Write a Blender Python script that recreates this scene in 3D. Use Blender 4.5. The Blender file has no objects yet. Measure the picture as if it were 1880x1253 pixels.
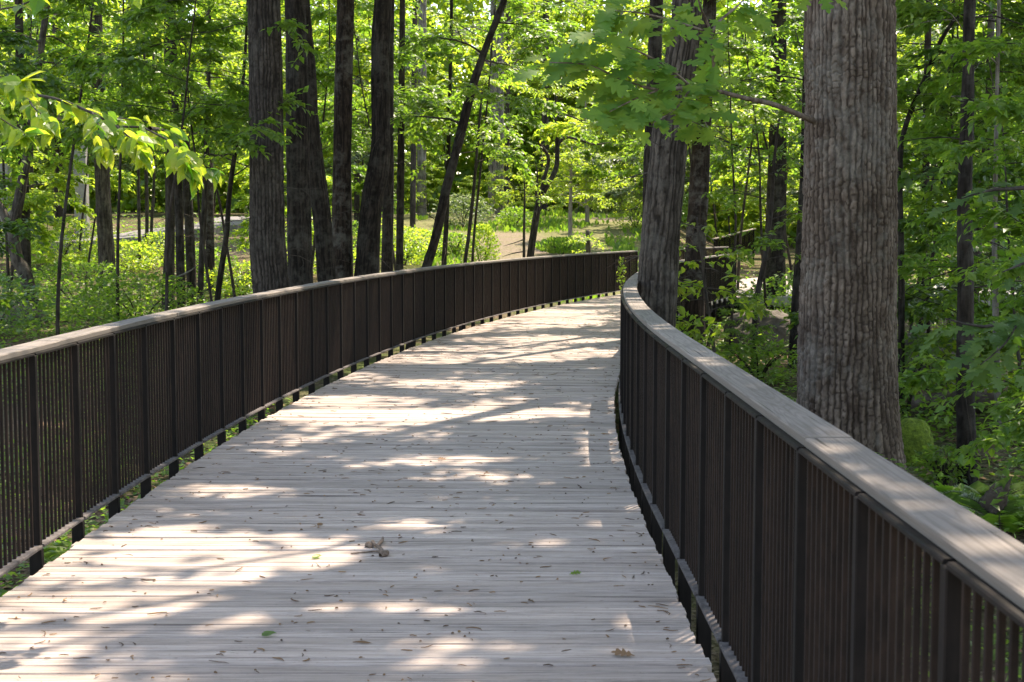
import bpy, math, random
import numpy as np
from mathutils import Vector, Matrix

scene = bpy.context.scene
COL = scene.collection
R = math.radians

# ------------------------------------------------------------------ camera, sky, sun, exposure
FPX, CX, CY, HOR, EYE = 2600.0, 940.0, 626.5, 419.0, 1.66
PITCH = math.atan((CY - HOR) / FPX)
cam_d = bpy.data.cameras.new("camera")
cam_d.sensor_width = 36.0
cam_d.lens = FPX / 1880.0 * 36.0
cam_d.clip_start, cam_d.clip_end = 0.05, 900.0
cam_d.dof.use_dof = True
cam_d.dof.focus_distance = 12.0
cam_d.dof.aperture_fstop = 9.0
cam = bpy.data.objects.new("camera", cam_d)
cam.location = (0, 0, EYE)
cam.rotation_euler = (R(90) - PITCH, 0, 0)
COL.objects.link(cam)
scene.camera = cam

SUN_EL, SUN_AZ = R(62), R(34)          # azimuth clockwise from +Y
SUN = np.array([math.sin(SUN_AZ) * math.cos(SUN_EL), math.cos(SUN_AZ) * math.cos(SUN_EL), math.sin(SUN_EL)])
world = bpy.data.worlds.new("World")
scene.world = world
world.use_nodes = True
wn = world.node_tree.nodes
sky = wn.new("ShaderNodeTexSky")
sky.sky_type = 'NISHITA'
sky.sun_disc = False
sky.sun_elevation = SUN_EL
sky.sun_rotation = SUN_AZ
world.node_tree.links.new(sky.outputs[0], wn["Background"].inputs[0])
wn["Background"].inputs[1].default_value = 0.15
sun_d = bpy.data.lights.new("sun", 'SUN')
sun_d.energy = 3.0
sun_d.angle = R(0.53)
sun_d.color = (1.0, 0.97, 0.93)
sun = bpy.data.objects.new("sun", sun_d)
sun.rotation_euler = Vector(SUN).to_track_quat('Z', 'Y').to_euler()
sun.location = (10, 40, 40)
COL.objects.link(sun)
scene.view_settings.view_transform = 'Standard'
scene.view_settings.look = 'None'
scene.view_settings.exposure = 2.12
scene.view_settings.gamma = 1.0
scene.view_settings.use_white_balance = True
scene.view_settings.white_balance_temperature = 8050
scene.view_settings.white_balance_tint = 12
cy = scene.cycles
cy.max_bounces, cy.diffuse_bounces, cy.glossy_bounces, cy.transmission_bounces = 6, 4, 2, 4
cy.transparent_max_bounces = 4
cy.caustics_reflective = cy.caustics_refractive = False
cy.sample_clamp_indirect = 6.0

# ------------------------------------------------------------------ geometry helpers
def ray(px, py):
    u, v = (px - CX) / FPX, (CY - py) / FPX
    return np.array([u, math.cos(PITCH) + v * math.sin(PITCH), -math.sin(PITCH) + v * math.cos(PITCH)])

def at(px, py, d):
    r = ray(px, py)
    return np.array([0, 0, EYE]) + r * (d / r[1])

def on_plane(px, py, z):
    r = ray(px, py)
    return np.array([0, 0, EYE]) + r * ((z - EYE) / r[2])

def project(P):
    """points (N,3) -> pixels of the 1880 wide frame"""
    q = P - np.array([0, 0, EYE])
    ca, sa = math.cos(PITCH), math.sin(PITCH)
    dep = q[:, 1] * ca - q[:, 2] * sa
    up = q[:, 1] * sa + q[:, 2] * ca
    dep = np.where(np.abs(dep) < 1e-3, 1e-3, dep)
    return CX + FPX * q[:, 0] / dep, CY - FPX * up / dep, dep

def sstep(a, b, x):
    t = np.clip((np.asarray(x, float) - a) / (b - a), 0, 1)
    return t * t * (3 - 2 * t)

def hash2(ix, iy, seed=0):
    h = (ix.astype(np.int64) * 374761393 + iy.astype(np.int64) * 668265263 + seed * 1442695041) & 0xffffffff
    h = ((h ^ (h >> 13)) * 1274126177) & 0xffffffff
    h = (h ^ (h >> 16)) & 0xffffffff
    return h / 4294967295.0

def vnoise(x, y, seed=0):
    x, y = np.asarray(x, float), np.asarray(y, float)
    ix, iy = np.floor(x), np.floor(y)
    fx, fy = x - ix, y - iy
    fx, fy = fx * fx * (3 - 2 * fx), fy * fy * (3 - 2 * fy)
    a, b = hash2(ix, iy, seed), hash2(ix + 1, iy, seed)
    c, d = hash2(ix, iy + 1, seed), hash2(ix + 1, iy + 1, seed)
    return (a * (1 - fx) + b * fx) * (1 - fy) + (c * (1 - fx) + d * fx) * fy

def fbm(x, y, seed=0, o=4):
    s, a, t = 0, 0.5, 0
    for k in range(o):
        s = s + a * vnoise(x * 2 ** k, y * 2 ** k, seed + k)
        t += a
        a *= 0.5
    return s / t

def norm(v):
    return v / np.maximum(np.linalg.norm(v, axis=-1, keepdims=True), 1e-9)

def mesh(name, V, faces, mat=None, face_rnd=None, vert_attr=None, uv=None, smooth=False):
    """faces: list of int arrays (n,k)"""
    me = bpy.data.meshes.new(name)
    V = np.ascontiguousarray(V, dtype=np.float32)
    faces = [np.asarray(f, dtype=np.int32) for f in faces if len(f)]
    me.vertices.add(len(V))
    me.vertices.foreach_set("co", V.ravel())
    loops = np.concatenate([f.ravel() for f in faces])
    tot = np.concatenate([np.full(len(f), f.shape[1], np.int32) for f in faces])
    start = np.concatenate([[0], np.cumsum(tot)[:-1]]).astype(np.int32)
    me.loops.add(len(loops))
    me.loops.foreach_set("vertex_index", loops)
    me.polygons.add(len(tot))
    me.polygons.foreach_set("loop_start", start)
    me.polygons.foreach_set("use_smooth", np.full(len(tot), bool(smooth)))
    if face_rnd is not None:
        a = me.attributes.new("rnd", 'FLOAT', 'FACE')
        a.data.foreach_set("value", np.asarray(face_rnd, np.float32))
    if vert_attr:
        for k, v in vert_attr.items():
            a = me.attributes.new(k, 'FLOAT', 'POINT')
            a.data.foreach_set("value", np.asarray(v, np.float32))
    if uv is not None:
        l = me.uv_layers.new(name="UVMap")
        l.data.foreach_set("uv", np.asarray(uv, np.float32).ravel())
    me.update(calc_edges=True)
    if mat:
        me.materials.append(mat)
    return me

def link(name, me, parent=None, loc=(0, 0, 0), rotz=0.0, scale=1.0):
    o = bpy.data.objects.new(name, me)
    o.location = loc
    o.rotation_euler = (0, 0, rotz)
    o.scale = (scale,) * 3 if np.isscalar(scale) else scale
    if parent:
        o.parent = parent
    COL.objects.link(o)
    return o

def tag(o, label=None, cat=None, group=None, kind=None):
    if label: o["label"] = label
    if cat: o["category"] = cat
    if group: o["group"] = group
    if kind: o["kind"] = kind
    return o

def thing(name, label, cat, loc=(0, 0, 0), rotz=0.0, group=None, scale=1.0):
    return tag(link(name, None, None, loc, rotz, scale), label, cat, group)

class MB:
    """collects pieces, then makes ONE mesh"""
    def __init__(self):
        self.V, self.F, self.n, self.A, self.Rn = [], [], 0, [], []
    def add(self, V, faces, attr=None, rnd=0.5):
        V = np.asarray(V, float)
        self.V.append(V)
        for f in faces:
            f = np.asarray(f, np.int64)
            self.F.append(f + self.n)
            self.Rn.append(np.full(len(f), rnd))
        self.A.append(np.ones(len(V)) if attr is None else attr)
        self.n += len(V)
    def build(self, name, mat, smooth=False):
        return mesh(name, np.concatenate(self.V), self.F, mat, face_rnd=np.concatenate(self.Rn),
                    vert_attr={"ridge": np.concatenate(self.A)}, smooth=smooth)

def box(x0, x1, y0, y1, z0, z1):
    V = [(x0, y0, z0), (x1, y0, z0), (x1, y1, z0), (x0, y1, z0), (x0, y0, z1), (x1, y0, z1), (x1, y1, z1), (x0, y1, z1)]
    F = [(0, 3, 2, 1), (4, 5, 6, 7), (0, 1, 5, 4), (1, 2, 6, 5), (2, 3, 7, 6), (3, 0, 4, 7)]
    return np.array(V, float), [np.array(F)]

def bevel_mesh(name, pieces, mat, w=0.004, seg=2):
    import bmesh
    V, F, n = [], [], 0
    for b in pieces:
        v, f = box(*b)
        V.append(v); F.append(f[0] + n); n += 8
    me = mesh(name, np.concatenate(V), F, mat)
    bm = bmesh.new(); bm.from_mesh(me)
    bmesh.ops.bevel(bm, geom=bm.edges[:], offset=w, segments=seg, affect='EDGES', profile=0.5)
    bm.to_mesh(me); bm.free()
    return me

def catmull(P, n):
    P = np.asarray(P, float)
    Q = np.vstack([2 * P[0] - P[1], P, 2 * P[-1] - P[-2]])
    L = np.concatenate([[0], np.cumsum(np.linalg.norm(np.diff(P[:, :3], axis=0), axis=1))])
    s = np.linspace(0, L[-1], n)
    i = np.clip(np.searchsorted(L, s, side='right') - 1, 0, len(P) - 2)
    t = ((s - L[i]) / np.maximum(L[i + 1] - L[i], 1e-9))[:, None]
    a, b, c, d = Q[i], Q[i + 1], Q[i + 2], Q[i + 3]
    return 0.5 * (2 * b + (c - a) * t + (2 * a - 5 * b + 4 * c - d) * t * t + (3 * b - a - 3 * c + d) * t ** 3)

def cell_bark(th, z, cell, nu, R0, seed):
    """long furrowed plates: 0 in the furrows, 1 on the plates"""
    wob = (fbm(th * 1.6 + 3, z * .6, seed) - .5) * 2.6 + (vnoise(th * R0 / cell[0] * .5, z * 4.0, seed + 3) - .5) * .55 + (vnoise(th * R0 / cell[0] * 1.0, z / cell[1] * 2.2, seed + 13) - .5) * .30
    u = th / (2 * np.pi) * nu + wob
    c = np.floor(u)
    f = u - c
    e = np.minimum(f, 1 - f)
    w = .16 + .26 * vnoise(th * R0 / cell[0] * .6 + 11, z / cell[1] * 1.7, seed + 9)
    rv = np.clip(e / w, 0, 1)
    v = z / cell[1] + 7 * hash2(c, c * 0, seed + 1) + (vnoise(th * R0 * 40, z * 6, seed + 4) - .5) * .9
    cv = np.floor(v); fv = v - cv
    ev = np.minimum(fv, 1 - fv) * cell[1] / cell[0]
    cr = np.clip(ev / .20, 0, 1)
    cr = np.where(hash2(c, np.round(v), seed + 2) > .2, cr, 1)
    return rv * (1 - .9 * (1 - cr)) * (.55 + .45 * hash2(c, cv, seed + 6))

def tube(P, rad, nseg=8, rows=None, bark=0.0, cell=(0.045, 0.22), flare=0.0, seed=1, lumpy=0.0):
    """tapered tube along P; returns V, faces, ridge attribute"""
    P = np.asarray(P, float); rad = np.asarray(rad, float)
    if rows:
        Q = catmull(np.column_stack([P, rad]), rows)
        P, rad = Q[:, :3], np.maximum(Q[:, 3], 0.0015)
    n = len(P)
    T = norm(np.gradient(P, axis=0))
    ref = np.array([0.0, 1.0, 0.0]) if abs(T[0][1]) < 0.8 else np.array([1.0, 0, 0])
    A = norm(np.cross(np.cross(T, ref), T)); B = np.cross(T, A)
    th = np.linspace(0, 2 * np.pi, nseg, endpoint=False)
    S = np.concatenate([[0], np.cumsum(np.linalg.norm(np.diff(P, axis=0), axis=1))])
    TH, SS = np.meshgrid(th, S)
    r = np.repeat(rad[:, None], nseg, 1)
    ridge = np.ones_like(r)
    if lumpy:
        r = r * (1 + lumpy * (fbm(np.cos(TH) * 1.3 + 9, SS * 1.1 + np.sin(TH) * 1.3, seed) - 0.5) * 2)
    if flare:
        h = np.exp(-SS / max(rad[0] * 1.3, 0.05))
        r = r * (1 + flare * h * (0.75 + 0.35 * np.cos(4 * TH + seed) + 0.2 * np.cos(7 * TH + 2 * seed)))
    if bark:
        R0 = float(rad.mean())
        nu = max(6, int(round(2 * np.pi * R0 / cell[0])))
        ridge = cell_bark(TH, SS, cell, nu, R0, seed)
        if R0 > .28:      # healed knot scar facing the path
            dk = np.hypot((TH - 3.30) * R0, (SS - 1.52) * .9)
            k = np.exp(-(dk / .085) ** 2)
            ridge = ridge * (1 - .8 * k) + .8 * k * (.72 + .28 * np.cos(dk * 150))
            r = r + .016 * k
        fine = .6 * vnoise(TH * R0 * 90, SS * 60, seed + 11) + .6 * vnoise(TH * R0 * 38, SS * 26, seed + 12)
        r = r + bark * (ridge - 0.75) + bark * 0.45 * (fine - 0.6)
    V = P[:, None, :] + r[..., None] * (np.cos(TH)[..., None] * A[:, None, :] + np.sin(TH)[..., None] * B[:, None, :])
    i = np.arange(n - 1)[:, None] * nseg; j = np.arange(nseg); k = (j + 1) % nseg
    F = np.stack([i + j, i + k, i + nseg + k, i + nseg + j], -1).reshape(-1, 4)
    V = np.vstack([V.reshape(-1, 3), P[-1:] + T[-1:] * rad[-1]])
    tip = n * nseg
    C = np.stack([(n - 1) * nseg + j, (n - 1) * nseg + k, np.full(nseg, tip)], -1)
    return V, [F, C], np.concatenate([ridge.ravel(), [1.0]])

# ------------------------------------------------------------------ materials
def new_mat(name):
    m = bpy.data.materials.new(name)
    m.use_nodes = True
    nt = m.node_tree
    return m, nt, nt.nodes["Principled BSDF"], nt.nodes["Material Output"]

class NT:
    def __init__(self, nt): self.nt = nt
    def n(self, t, **kw):
        nd = self.nt.nodes.new(t)
        for k, v in kw.items():
            if k.startswith("i_"):
                key = k[2:]
                nd.inputs[int(key) if key.isdigit() else key.replace("_", " ")].default_value = v
            else:
                setattr(nd, k, v)
        return nd
    def l(self, a, b): self.nt.links.new(a, b)
    def ramp(self, src, stops):
        r = self.n("ShaderNodeValToRGB")
        e = r.color_ramp.elements
        e[0].position, e[0].color = stops[0][0], (*stops[0][1], 1)
        e[1].position, e[1].color = stops[-1][0], (*stops[-1][1], 1)
        for p, c in stops[1:-1]:
            x = e.new(p); x.color = (*c, 1)
        self.l(src, r.inputs[0])
        return r.outputs[0]
    def noise(self, vec, scale, detail=4, rough=0.55, dist=0.0):
        x = self.n("ShaderNodeTexNoise", i_Scale=scale, i_Detail=detail, i_Roughness=rough, i_Distortion=dist)
        self.l(vec, x.inputs["Vector"])
        return x.outputs["Fac"]
    def mapping(self, vec, scale=(1, 1, 1), loc=(0, 0, 0)):
        m = self.n("ShaderNodeMapping")
        m.inputs["Scale"].default_value = scale
        m.inputs["Location"].default_value = loc
        self.l(vec, m.inputs["Vector"])
        return m.outputs[0]
    def mix(self, fac, a, b, blend='MIX'):
        m = self.n("ShaderNodeMix", data_type='RGBA', blend_type=blend)
        for s, v in ((m.inputs[0], fac), (m.inputs[6], a), (m.inputs[7], b)):
            if hasattr(v, "links") or hasattr(v, "is_linked"): self.l(v, s)
            elif isinstance(v, tuple): s.default_value = (*v, 1) if len(v) == 3 else v
            else: s.default_value = v
        return m.outputs[2]
    def math(self, op, a, b=None, clamp=False):
        m = self.n("ShaderNodeMath", operation=op, use_clamp=clamp)
        for s, v in ((m.inputs[0], a), (m.inputs[1], b)):
            if v is None: continue
            if hasattr(v, "is_linked"): self.l(v, s)
            else: s.default_value = v
        return m.outputs[0]
    def attr(self, name):
        return self.n("ShaderNodeAttribute", attribute_name=name).outputs["Fac"]
    def bump(self, h, strength, dist, bsdf):
        b = self.n("ShaderNodeBump", i_Strength=strength, i_Distance=dist)
        self.l(h, b.inputs["Height"])
        self.l(b.outputs[0], bsdf.inputs["Normal"])

def leaf_mat(name, stops, trans, tfac=0.45, rough=0.42, spec=0.45):
    m, nt, p, out = new_mat(name)
    g = NT(nt)
    rnd = g.attr("rnd")
    col = g.ramp(rnd, stops)
    tcol = g.ramp(rnd, trans)
    oi = g.n("ShaderNodeObjectInfo")
    tint = g.math('ADD', g.math('MULTIPLY', oi.outputs["Random"], 0.5), 0.75)
    hs = g.n("ShaderNodeHueSaturation"); g.l(tint, hs.inputs["Value"]); g.l(col, hs.inputs["Color"])
    g.l(hs.outputs[0], p.inputs["Base Color"])
    p.inputs["Roughness"].default_value = rough
    p.inputs["Specular IOR Level"].default_value = spec
    t = g.n("ShaderNodeBsdfTranslucent"); g.l(tcol, t.inputs["Color"])
    mx = g.n("ShaderNodeMixShader", i_0=tfac)
    g.l(p.outputs[0], mx.inputs[1]); g.l(t.outputs[0], mx.inputs[2]); g.l(mx.outputs[0], out.inputs["Surface"])
    return m

LEAF = {
    "mid": leaf_mat("leaf_mid_green", [(0, (.058, .115, .020)), (.5, (.085, .155, .028)), (1, (.12, .19, .034))],
                    [(0, (.17, .38, .03)), (1, (.36, .55, .05))], 0.48),
    "deep": leaf_mat("leaf_deep_green", [(0, (.036, .085, .026)), (.5, (.055, .118, .036)), (1, (.080, .150, .040))],
                     [(0, (.14, .32, .03)), (1, (.30, .46, .04))], 0.42),
    "bright": leaf_mat("leaf_yellow_green", [(0, (.080, .165, .024)), (.5, (.11, .20, .030)), (1, (.155, .235, .034))],
                       [(0, (.34, .58, .04)), (1, (.64, .74, .07))], 0.52),
    "oak": leaf_mat("leaf_oak_green", [(0, (.065, .150, .036)), (.5, (.090, .185, .042)), (1, (.125, .21, .040))],
                    [(0, (.22, .46, .04)), (1, (.46, .60, .05))], 0.5, 0.6, 0.22),
    "young": leaf_mat("young_hickory_leaf", [(0, (.055, .125, .025)), (.5, (.09, .17, .030)), (1, (.14, .22, .034))],
                      [(0, (.16, .42, .03)), (.35, (.46, .68, .05)), (1, (.82, .88, .07))], 0.6, 0.35, 0.5),
    "pine": leaf_mat("leaf_grey_green", [(0, (.060, .095, .052)), (1, (.11, .16, .085))],
                     [(0, (.18, .28, .07)), (1, (.32, .42, .12))], 0.35),
}

def bark_mat(name, dark, light, lichen=(.30, .30, .27), lich=0.35, scale=1.0):
    m, nt, p, out = new_mat(name)
    g = NT(nt)
    co = g.n("ShaderNodeTexCoord").outputs["Object"]
    st = g.mapping(co, (14 * scale, 14 * scale, 3.2 * scale))
    n1 = g.noise(st, 1.0, 6, 0.62, 0.3)
    n2 = g.noise(co, 38 * scale, 5, 0.6)
    n3 = g.noise(co, 1.7, 4, 0.6)
    c = g.ramp(n1, [(0.34, dark), (0.50, tuple((a + b) / 2 for a, b in zip(dark, light))), (0.64, light)])
    c = g.mix(g.math('ADD', g.math('MULTIPLY', g.attr("ridge"), 0.92), .08), tuple(.38 * x for x in dark), c)
    c = g.mix(g.math('MULTIPLY', g.ramp(g.math('ADD', g.math('MULTIPLY', n3, .6), g.math('MULTIPLY', g.noise(co, 9.0, 5, .65), .4)), [(0.50, (0, 0, 0)), (0.60, (1, 1, 1))]), lich), c, lichen)
    c = g.mix(0.5, c, g.ramp(n2, [(0.25, (.35, .35, .35)), (0.7, (1, 1, 1))]), 'MULTIPLY')
    g.l(c, p.inputs["Base Color"])
    p.inputs["Roughness"].default_value = 0.92
    p.inputs["Specular IOR Level"].default_value = 0.15
    h = g.math('ADD', n1, g.math('MULTIPLY', n2, 0.5))
    g.bump(h, 0.7, 0.02, p)
    return m

BARK = {
    "oak": bark_mat("oak_bark", (.080, .054, .041), (.245, .185, .150), (.31, .285, .255), 0.3),
    "grey": bark_mat("grey_bark", (.028, .022, .019), (.105, .086, .074), (.17, .16, .14), 0.15),
    "mid": bark_mat("brown_grey_bark", (.042, .033, .027), (.155, .127, .107), (.25, .235, .21), 0.2),
    "dark": bark_mat("dark_bark", (.018, .014, .012), (.068, .053, .045), (.11, .105, .092), 0.4),
    "red": bark_mat("red_brown_bark", (.026, .018, .015), (.085, .062, .050), (.17, .16, .145), 0.55),
    "pale": bark_mat("pale_bark", (.13, .11, .095), (.32, .28, .25), (.36, .35, .32), 0.3),
}

def wood_mat(name, base, dark, streak, scale_u=1.0, warm=(.42, .33, .27), rings=0.0):
    m, nt, p, out = new_mat(name)
    g = NT(nt)
    uv = g.n("ShaderNodeTexCoord").outputs["UV"]
    rnd = g.attr("rnd")
    grain = g.noise(g.mapping(uv, (2.2, 75, 1)), 1.0, 5, 0.6, 0.25)
    fine = g.noise(g.mapping(uv, (5, 260, 1)), 1.0, 3, 0.5, 0.1)
    blot = g.noise(g.mapping(uv, (1.1, 5.5, 1)), 1.0, 5, 0.65, 0.4)
    check = g.noise(g.mapping(uv, (0.9, 42, 1), (3.1, 8.7, 0)), 1.0, 2, 0.5, 0.15)
    c = g.ramp(grain, [(0.32, dark), (0.50, base), (0.75, tuple(min(.75, x * 1.18) for x in base))])
    dirt = g.noise(g.mapping(uv, (1.6, 24, 1), (7.7, 1.3, 0)), 1.0, 5, 0.7, 0.5)
    c = g.mix(g.math('MULTIPLY', g.ramp(dirt, [(0.50, (0, 0, 0)), (0.66, (1, 1, 1))]), 0.7), c, tuple(.85 * x for x in streak))
    c = g.mix(g.math('MULTIPLY', g.ramp(blot, [(0.42, (0, 0, 0)), (0.72, (1, 1, 1))]), 0.55), c, streak)
    c = g.mix(g.math('MULTIPLY', rnd, 0.28), c, warm)
    if rings:
        rn = g.noise(g.mapping(uv, (.55, 7.5, 1)), 1.0, 2, 0.4, 0.3)
        band = g.math('ADD', g.math('MULTIPLY', g.math('SINE', g.math('MULTIPLY', rn, 150.0)), .5), .5)
        c = g.mix(g.math('MULTIPLY', g.math('POWER', band, 3.0), rings), c, dark)
    tone = g.math('ADD', g.math('MULTIPLY', g.math('FRACT', g.math('MULTIPLY', rnd, 7.31)), 0.36), 0.78)
    hs = g.n("ShaderNodeHueSaturation"); g.l(c, hs.inputs["Color"]); g.l(tone, hs.inputs["Value"])
    fleck = g.noise(g.mapping(uv, (34, 120, 1), (1.7, 4.1, 0)), 1.0, 3, 0.6, 0.6)
    hsc = g.mix(g.math('MULTIPLY', g.ramp(fleck, [(0.63, (0, 0, 0)), (0.70, (1, 1, 1))]), 0.6), hs.outputs[0], (.13, .085, .06))
    c = g.mix(g.ramp(check, [(0.27, (1, 1, 1)), (0.34, (0, 0, 0))]), hsc, tuple(.35 * x for x in dark))
    g.l(c, p.inputs["Base Color"])
    p.inputs["Roughness"].default_value = 0.72
    p.inputs["Specular IOR Level"].default_value = 0.3
    h = g.math('ADD', g.math('MULTIPLY', grain, 0.6), g.math('MULTIPLY', fine, 0.5))
    h = g.math('ADD', h, g.math('MULTIPLY', g.ramp(check, [(0.27, (0, 0, 0)), (0.34, (1, 1, 1))]), 0.8))
    g.bump(h, 0.45, 0.004, p)
    return m

M_DECK = wood_mat("weathered_deck_wood", (.425, .356, .318), (.20, .157, .136), (.185, .148, .128))
M_CAP = wood_mat("weathered_handrail_wood", (.235, .203, .180), (.105, .086, .073), (.130, .113, .100), warm=(.225, .18, .148), rings=.45)

def metal_mat(name, a, b, rough=0.55):
    m, nt, p, out = new_mat(name)
    g = NT(nt)
    co = g.n("ShaderNodeTexCoord").outputs["Object"]
    oi = g.n("ShaderNodeObjectInfo")
    v = g.n("ShaderNodeVectorMath", operation='ADD')
    g.l(co, v.inputs[0]); g.l(oi.outputs["Location"], v.inputs[1])
    n1 = g.noise(v.outputs[0], 14, 5, 0.65)
    n2 = g.noise(g.mapping(v.outputs[0], (60, 60, 4)), 1.0, 4, 0.6)
    c = g.ramp(g.math('ADD', g.math('MULTIPLY', n1, .6), g.math('MULTIPLY', n2, .4)), [(.38, a), (.62, b)])
    hs = g.n("ShaderNodeHueSaturation"); g.l(c, hs.inputs["Color"])
    g.l(g.math('ADD', g.math('MULTIPLY', oi.outputs["Random"], .5), .75), hs.inputs["Value"])
    g.l(hs.outputs[0], p.inputs["Base Color"])
    p.inputs["Metallic"].default_value = 0.0
    g.l(g.math('ADD', g.math('MULTIPLY', n1, .4), rough - .05), p.inputs["Roughness"])
    p.inputs["Specular IOR Level"].default_value = 0.16
    g.bump(n1, 0.2, 0.003, p)
    return m

M_POST = metal_mat("dark_brown_steel", (.0045, .0035, .0032), (.0125, .0090, .0077))
M_DUST_SKYLIT = metal_mat("dusty_skylit_grey_steel", (.060, .052, .050), (.150, .132, .126), .75)  # bottom rails paler: dust, plus light from the sky painted into the colour
M_BAL = metal_mat("rusty_brown_steel", (.0080, .0050, .004), (.023, .0138, .0102))

def plain_mat(name, stops, scale=6.0, rough=0.85, bump=0.4, bdist=0.02, detail=6):
    m, nt, p, out = new_mat(name)
    g = NT(nt)
    co = g.n("ShaderNodeTexCoord").outputs["Object"]
    n1 = g.noise(co, scale, detail, 0.62, 0.2)
    g.l(g.ramp(n1, stops), p.inputs["Base Color"])
    p.inputs["Roughness"].default_value = rough
    p.inputs["Specular IOR Level"].default_value = 0.25
    g.bump(n1, bump, bdist, p)
    return m

M_ROCK = plain_mat("lichened_rock", [(.3, (.045, .038, .032)), (.5, (.095, .080, .068)), (.7, (.15, .13, .11))], 5, .9, .7, .05)
M_MOSS = plain_mat("moss", [(.3, (.04, .06, .010)), (.5, (.11, .16, .018)), (.7, (.20, .27, .03))], 22, .95, 1.0, .05)
M_CONC = plain_mat("pale_concrete", [(.3, (.20, .19, .178)), (.7, (.29, .275, .26))], 3, .85, .15, .01)
M_ASPH = plain_mat("grey_path", [(.3, (.13, .12, .122)), (.7, (.19, .178, .178))], 3, .85, .15, .01)
M_ROOF = plain_mat("brown_timber", [(.3, (.10, .065, .045)), (.7, (.18, .12, .085))], 8, .8, .3, .01)
M_ROT = plain_mat("rotten_wood", [(.3, (.035, .025, .02)), (.5, (.08, .058, .045)), (.72, (.16, .125, .10))], 9, .95, .8, .03)
M_TWIG = plain_mat("twig_bark", [(.3, (.09, .06, .045)), (.7, (.22, .165, .13))], 60, .9, .5, .003)

def litter_mat():
    m, nt, p, out = new_mat("dry_catkins_and_leaf_bits")
    g = NT(nt)
    g.l(g.ramp(g.attr("rnd"), [(0, (.05, .028, .017)), (.45, (.14, .075, .036)), (.85, (.25, .14, .065)), (1, (.12, .15, .03))]),
        p.inputs["Base Color"])
    p.inputs["Roughness"].default_value = .85
    return m
M_LITTER = litter_mat()

def ground_mat():
    m, nt, p, out = new_mat("forest_floor")
    g = NT(nt)
    co = g.n("ShaderNodeTexCoord").outputs["Object"]
    n1 = g.noise(co, 0.55, 6, 0.6, 0.3)
    n2 = g.noise(co, 16, 6, 0.65, 0.3)
    vo = g.n("ShaderNodeTexVoronoi", i_Scale=24.0); g.l(co, vo.inputs["Vector"])
    sep = g.n("ShaderNodeSeparateColor"); g.l(vo.outputs["Color"], sep.inputs[0])
    lit = g.ramp(sep.outputs[0], [(0, (.055, .036, .024)), (.5, (.115, .078, .052)), (1, (.21, .155, .11))])
    green = g.ramp(n2, [(.3, (.025, .045, .012)), (.7, (.07, .11, .022))])
    c = g.mix(g.ramp(n1, [(.40, (0, 0, 0)), (.62, (.85, .85, .85))]), lit, green)
    grass = g.ramp(g.noise(co, 5, 5, .7), [(.3, (.085, .105, .035)), (.5, (.15, .15, .065)), (.75, (.27, .225, .135))])
    c = g.mix(g.attr("grass"), c, grass)
    mulch = g.ramp(n2, [(.3, (.13, .095, .072)), (.7, (.29, .225, .18))])
    c = g.mix(g.math('MULTIPLY', g.attr("mulch"), g.ramp(g.noise(co, 2.2, 5, .7), [(.35, (.35, .35, .35)), (.62, (1, 1, 1))])), c, mulch)
    g.l(c, p.inputs["Base Color"])
    p.inputs["Roughness"].default_value = .95
    p.inputs["Specular IOR Level"].default_value = .1
    g.bump(g.math('ADD', n2, vo.outputs["Distance"]), .8, .05, p)
    return m

# ------------------------------------------------------------------ boardwalk line
X0, RB, T0, HALF = -0.775, 80.0, 7.5, 1.525
def way(t, o=0.0):
    """point and heading on the boardwalk; o = offset to the right"""
    t = np.asarray(t, float)
    th = np.where(t > T0, (t - T0) / RB, 0.0)
    x = np.where(t > T0, X0 + RB - (RB - o) * np.cos(th), X0 + o)
    y = np.where(t > T0, T0 + (RB - o) * np.sin(th), t)
    return x, y, th

def off_boardwalk(x, y):
    """signed distance from the centre line (right positive)"""
    x, y = np.asarray(x, float), np.asarray(y, float)
    rr = RB - np.hypot(x - (X0 + RB), y - T0)
    return np.where(y > T0, rr, x - X0)

def ground_z(x, y):
    x, y = np.asarray(x, float), np.asarray(y, float)
    side = 1 - 0.72 * sstep(0.085, 0.16, x / np.maximum(y, 1))
    rise = 2.9 * sstep(31, 72, y) * side + 2.4 * sstep(70, 140, y)
    o = np.abs(off_boardwalk(x, y))
    bumps = (fbm(x * .22 + 40, y * .22 + 13, 5) - .5) * 0.7 * sstep(2, 6, o) * (1 - .6 * sstep(35, 50, y))
    z = -0.58 + rise + bumps
    near = 1 - sstep(2.2, 5.0, o)
    z = z * (1 - near) + np.minimum(z, -0.36) * near
    return z

# ---- ground
gx = np.concatenate([np.linspace(-260, -60, 26)[:-1], np.linspace(-60, -14, 60)[:-1], np.linspace(-14, 16, 130)[:-1],
                     np.linspace(16, 60, 56)[:-1], np.linspace(60, 260, 26)])
gy = np.concatenate([np.linspace(-120, -6, 20)[:-1], np.linspace(-6, 50, 210)[:-1], np.linspace(50, 110, 90)[:-1], np.linspace(110, 420, 30)])
GX, GY = np.meshgrid(gx, gy)
GZ = ground_z(GX, GY)
nx = len(gx)
i = np.arange(len(gy) - 1)[:, None] * nx + np.arange(nx - 1)
F = np.stack([i, i + 1, i + nx + 1, i + nx], -1).reshape(-1, 4)
PXg = CX + FPX * GX / np.maximum(GY, 1)
jit = (fbm(GX * .35, GY * .35, 21) - .5)
clear = sstep(36, 42, GY + 8 * jit) * (1 - sstep(80, 95, GY)) * sstep(620, 760, PXg + 160 * jit) * (1 - sstep(1195, 1260, PXg + 100 * jit))
mulch = sstep(.0, .35, 1 - np.hypot((PXg - 935) / 95, (GY - 50) / 9) + .5 * jit)
mulch = np.maximum(mulch, sstep(.0, .3, 1 - np.hypot((PXg - 1135) / 60, (GY - 66) / 3) + .5 * jit))
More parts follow.
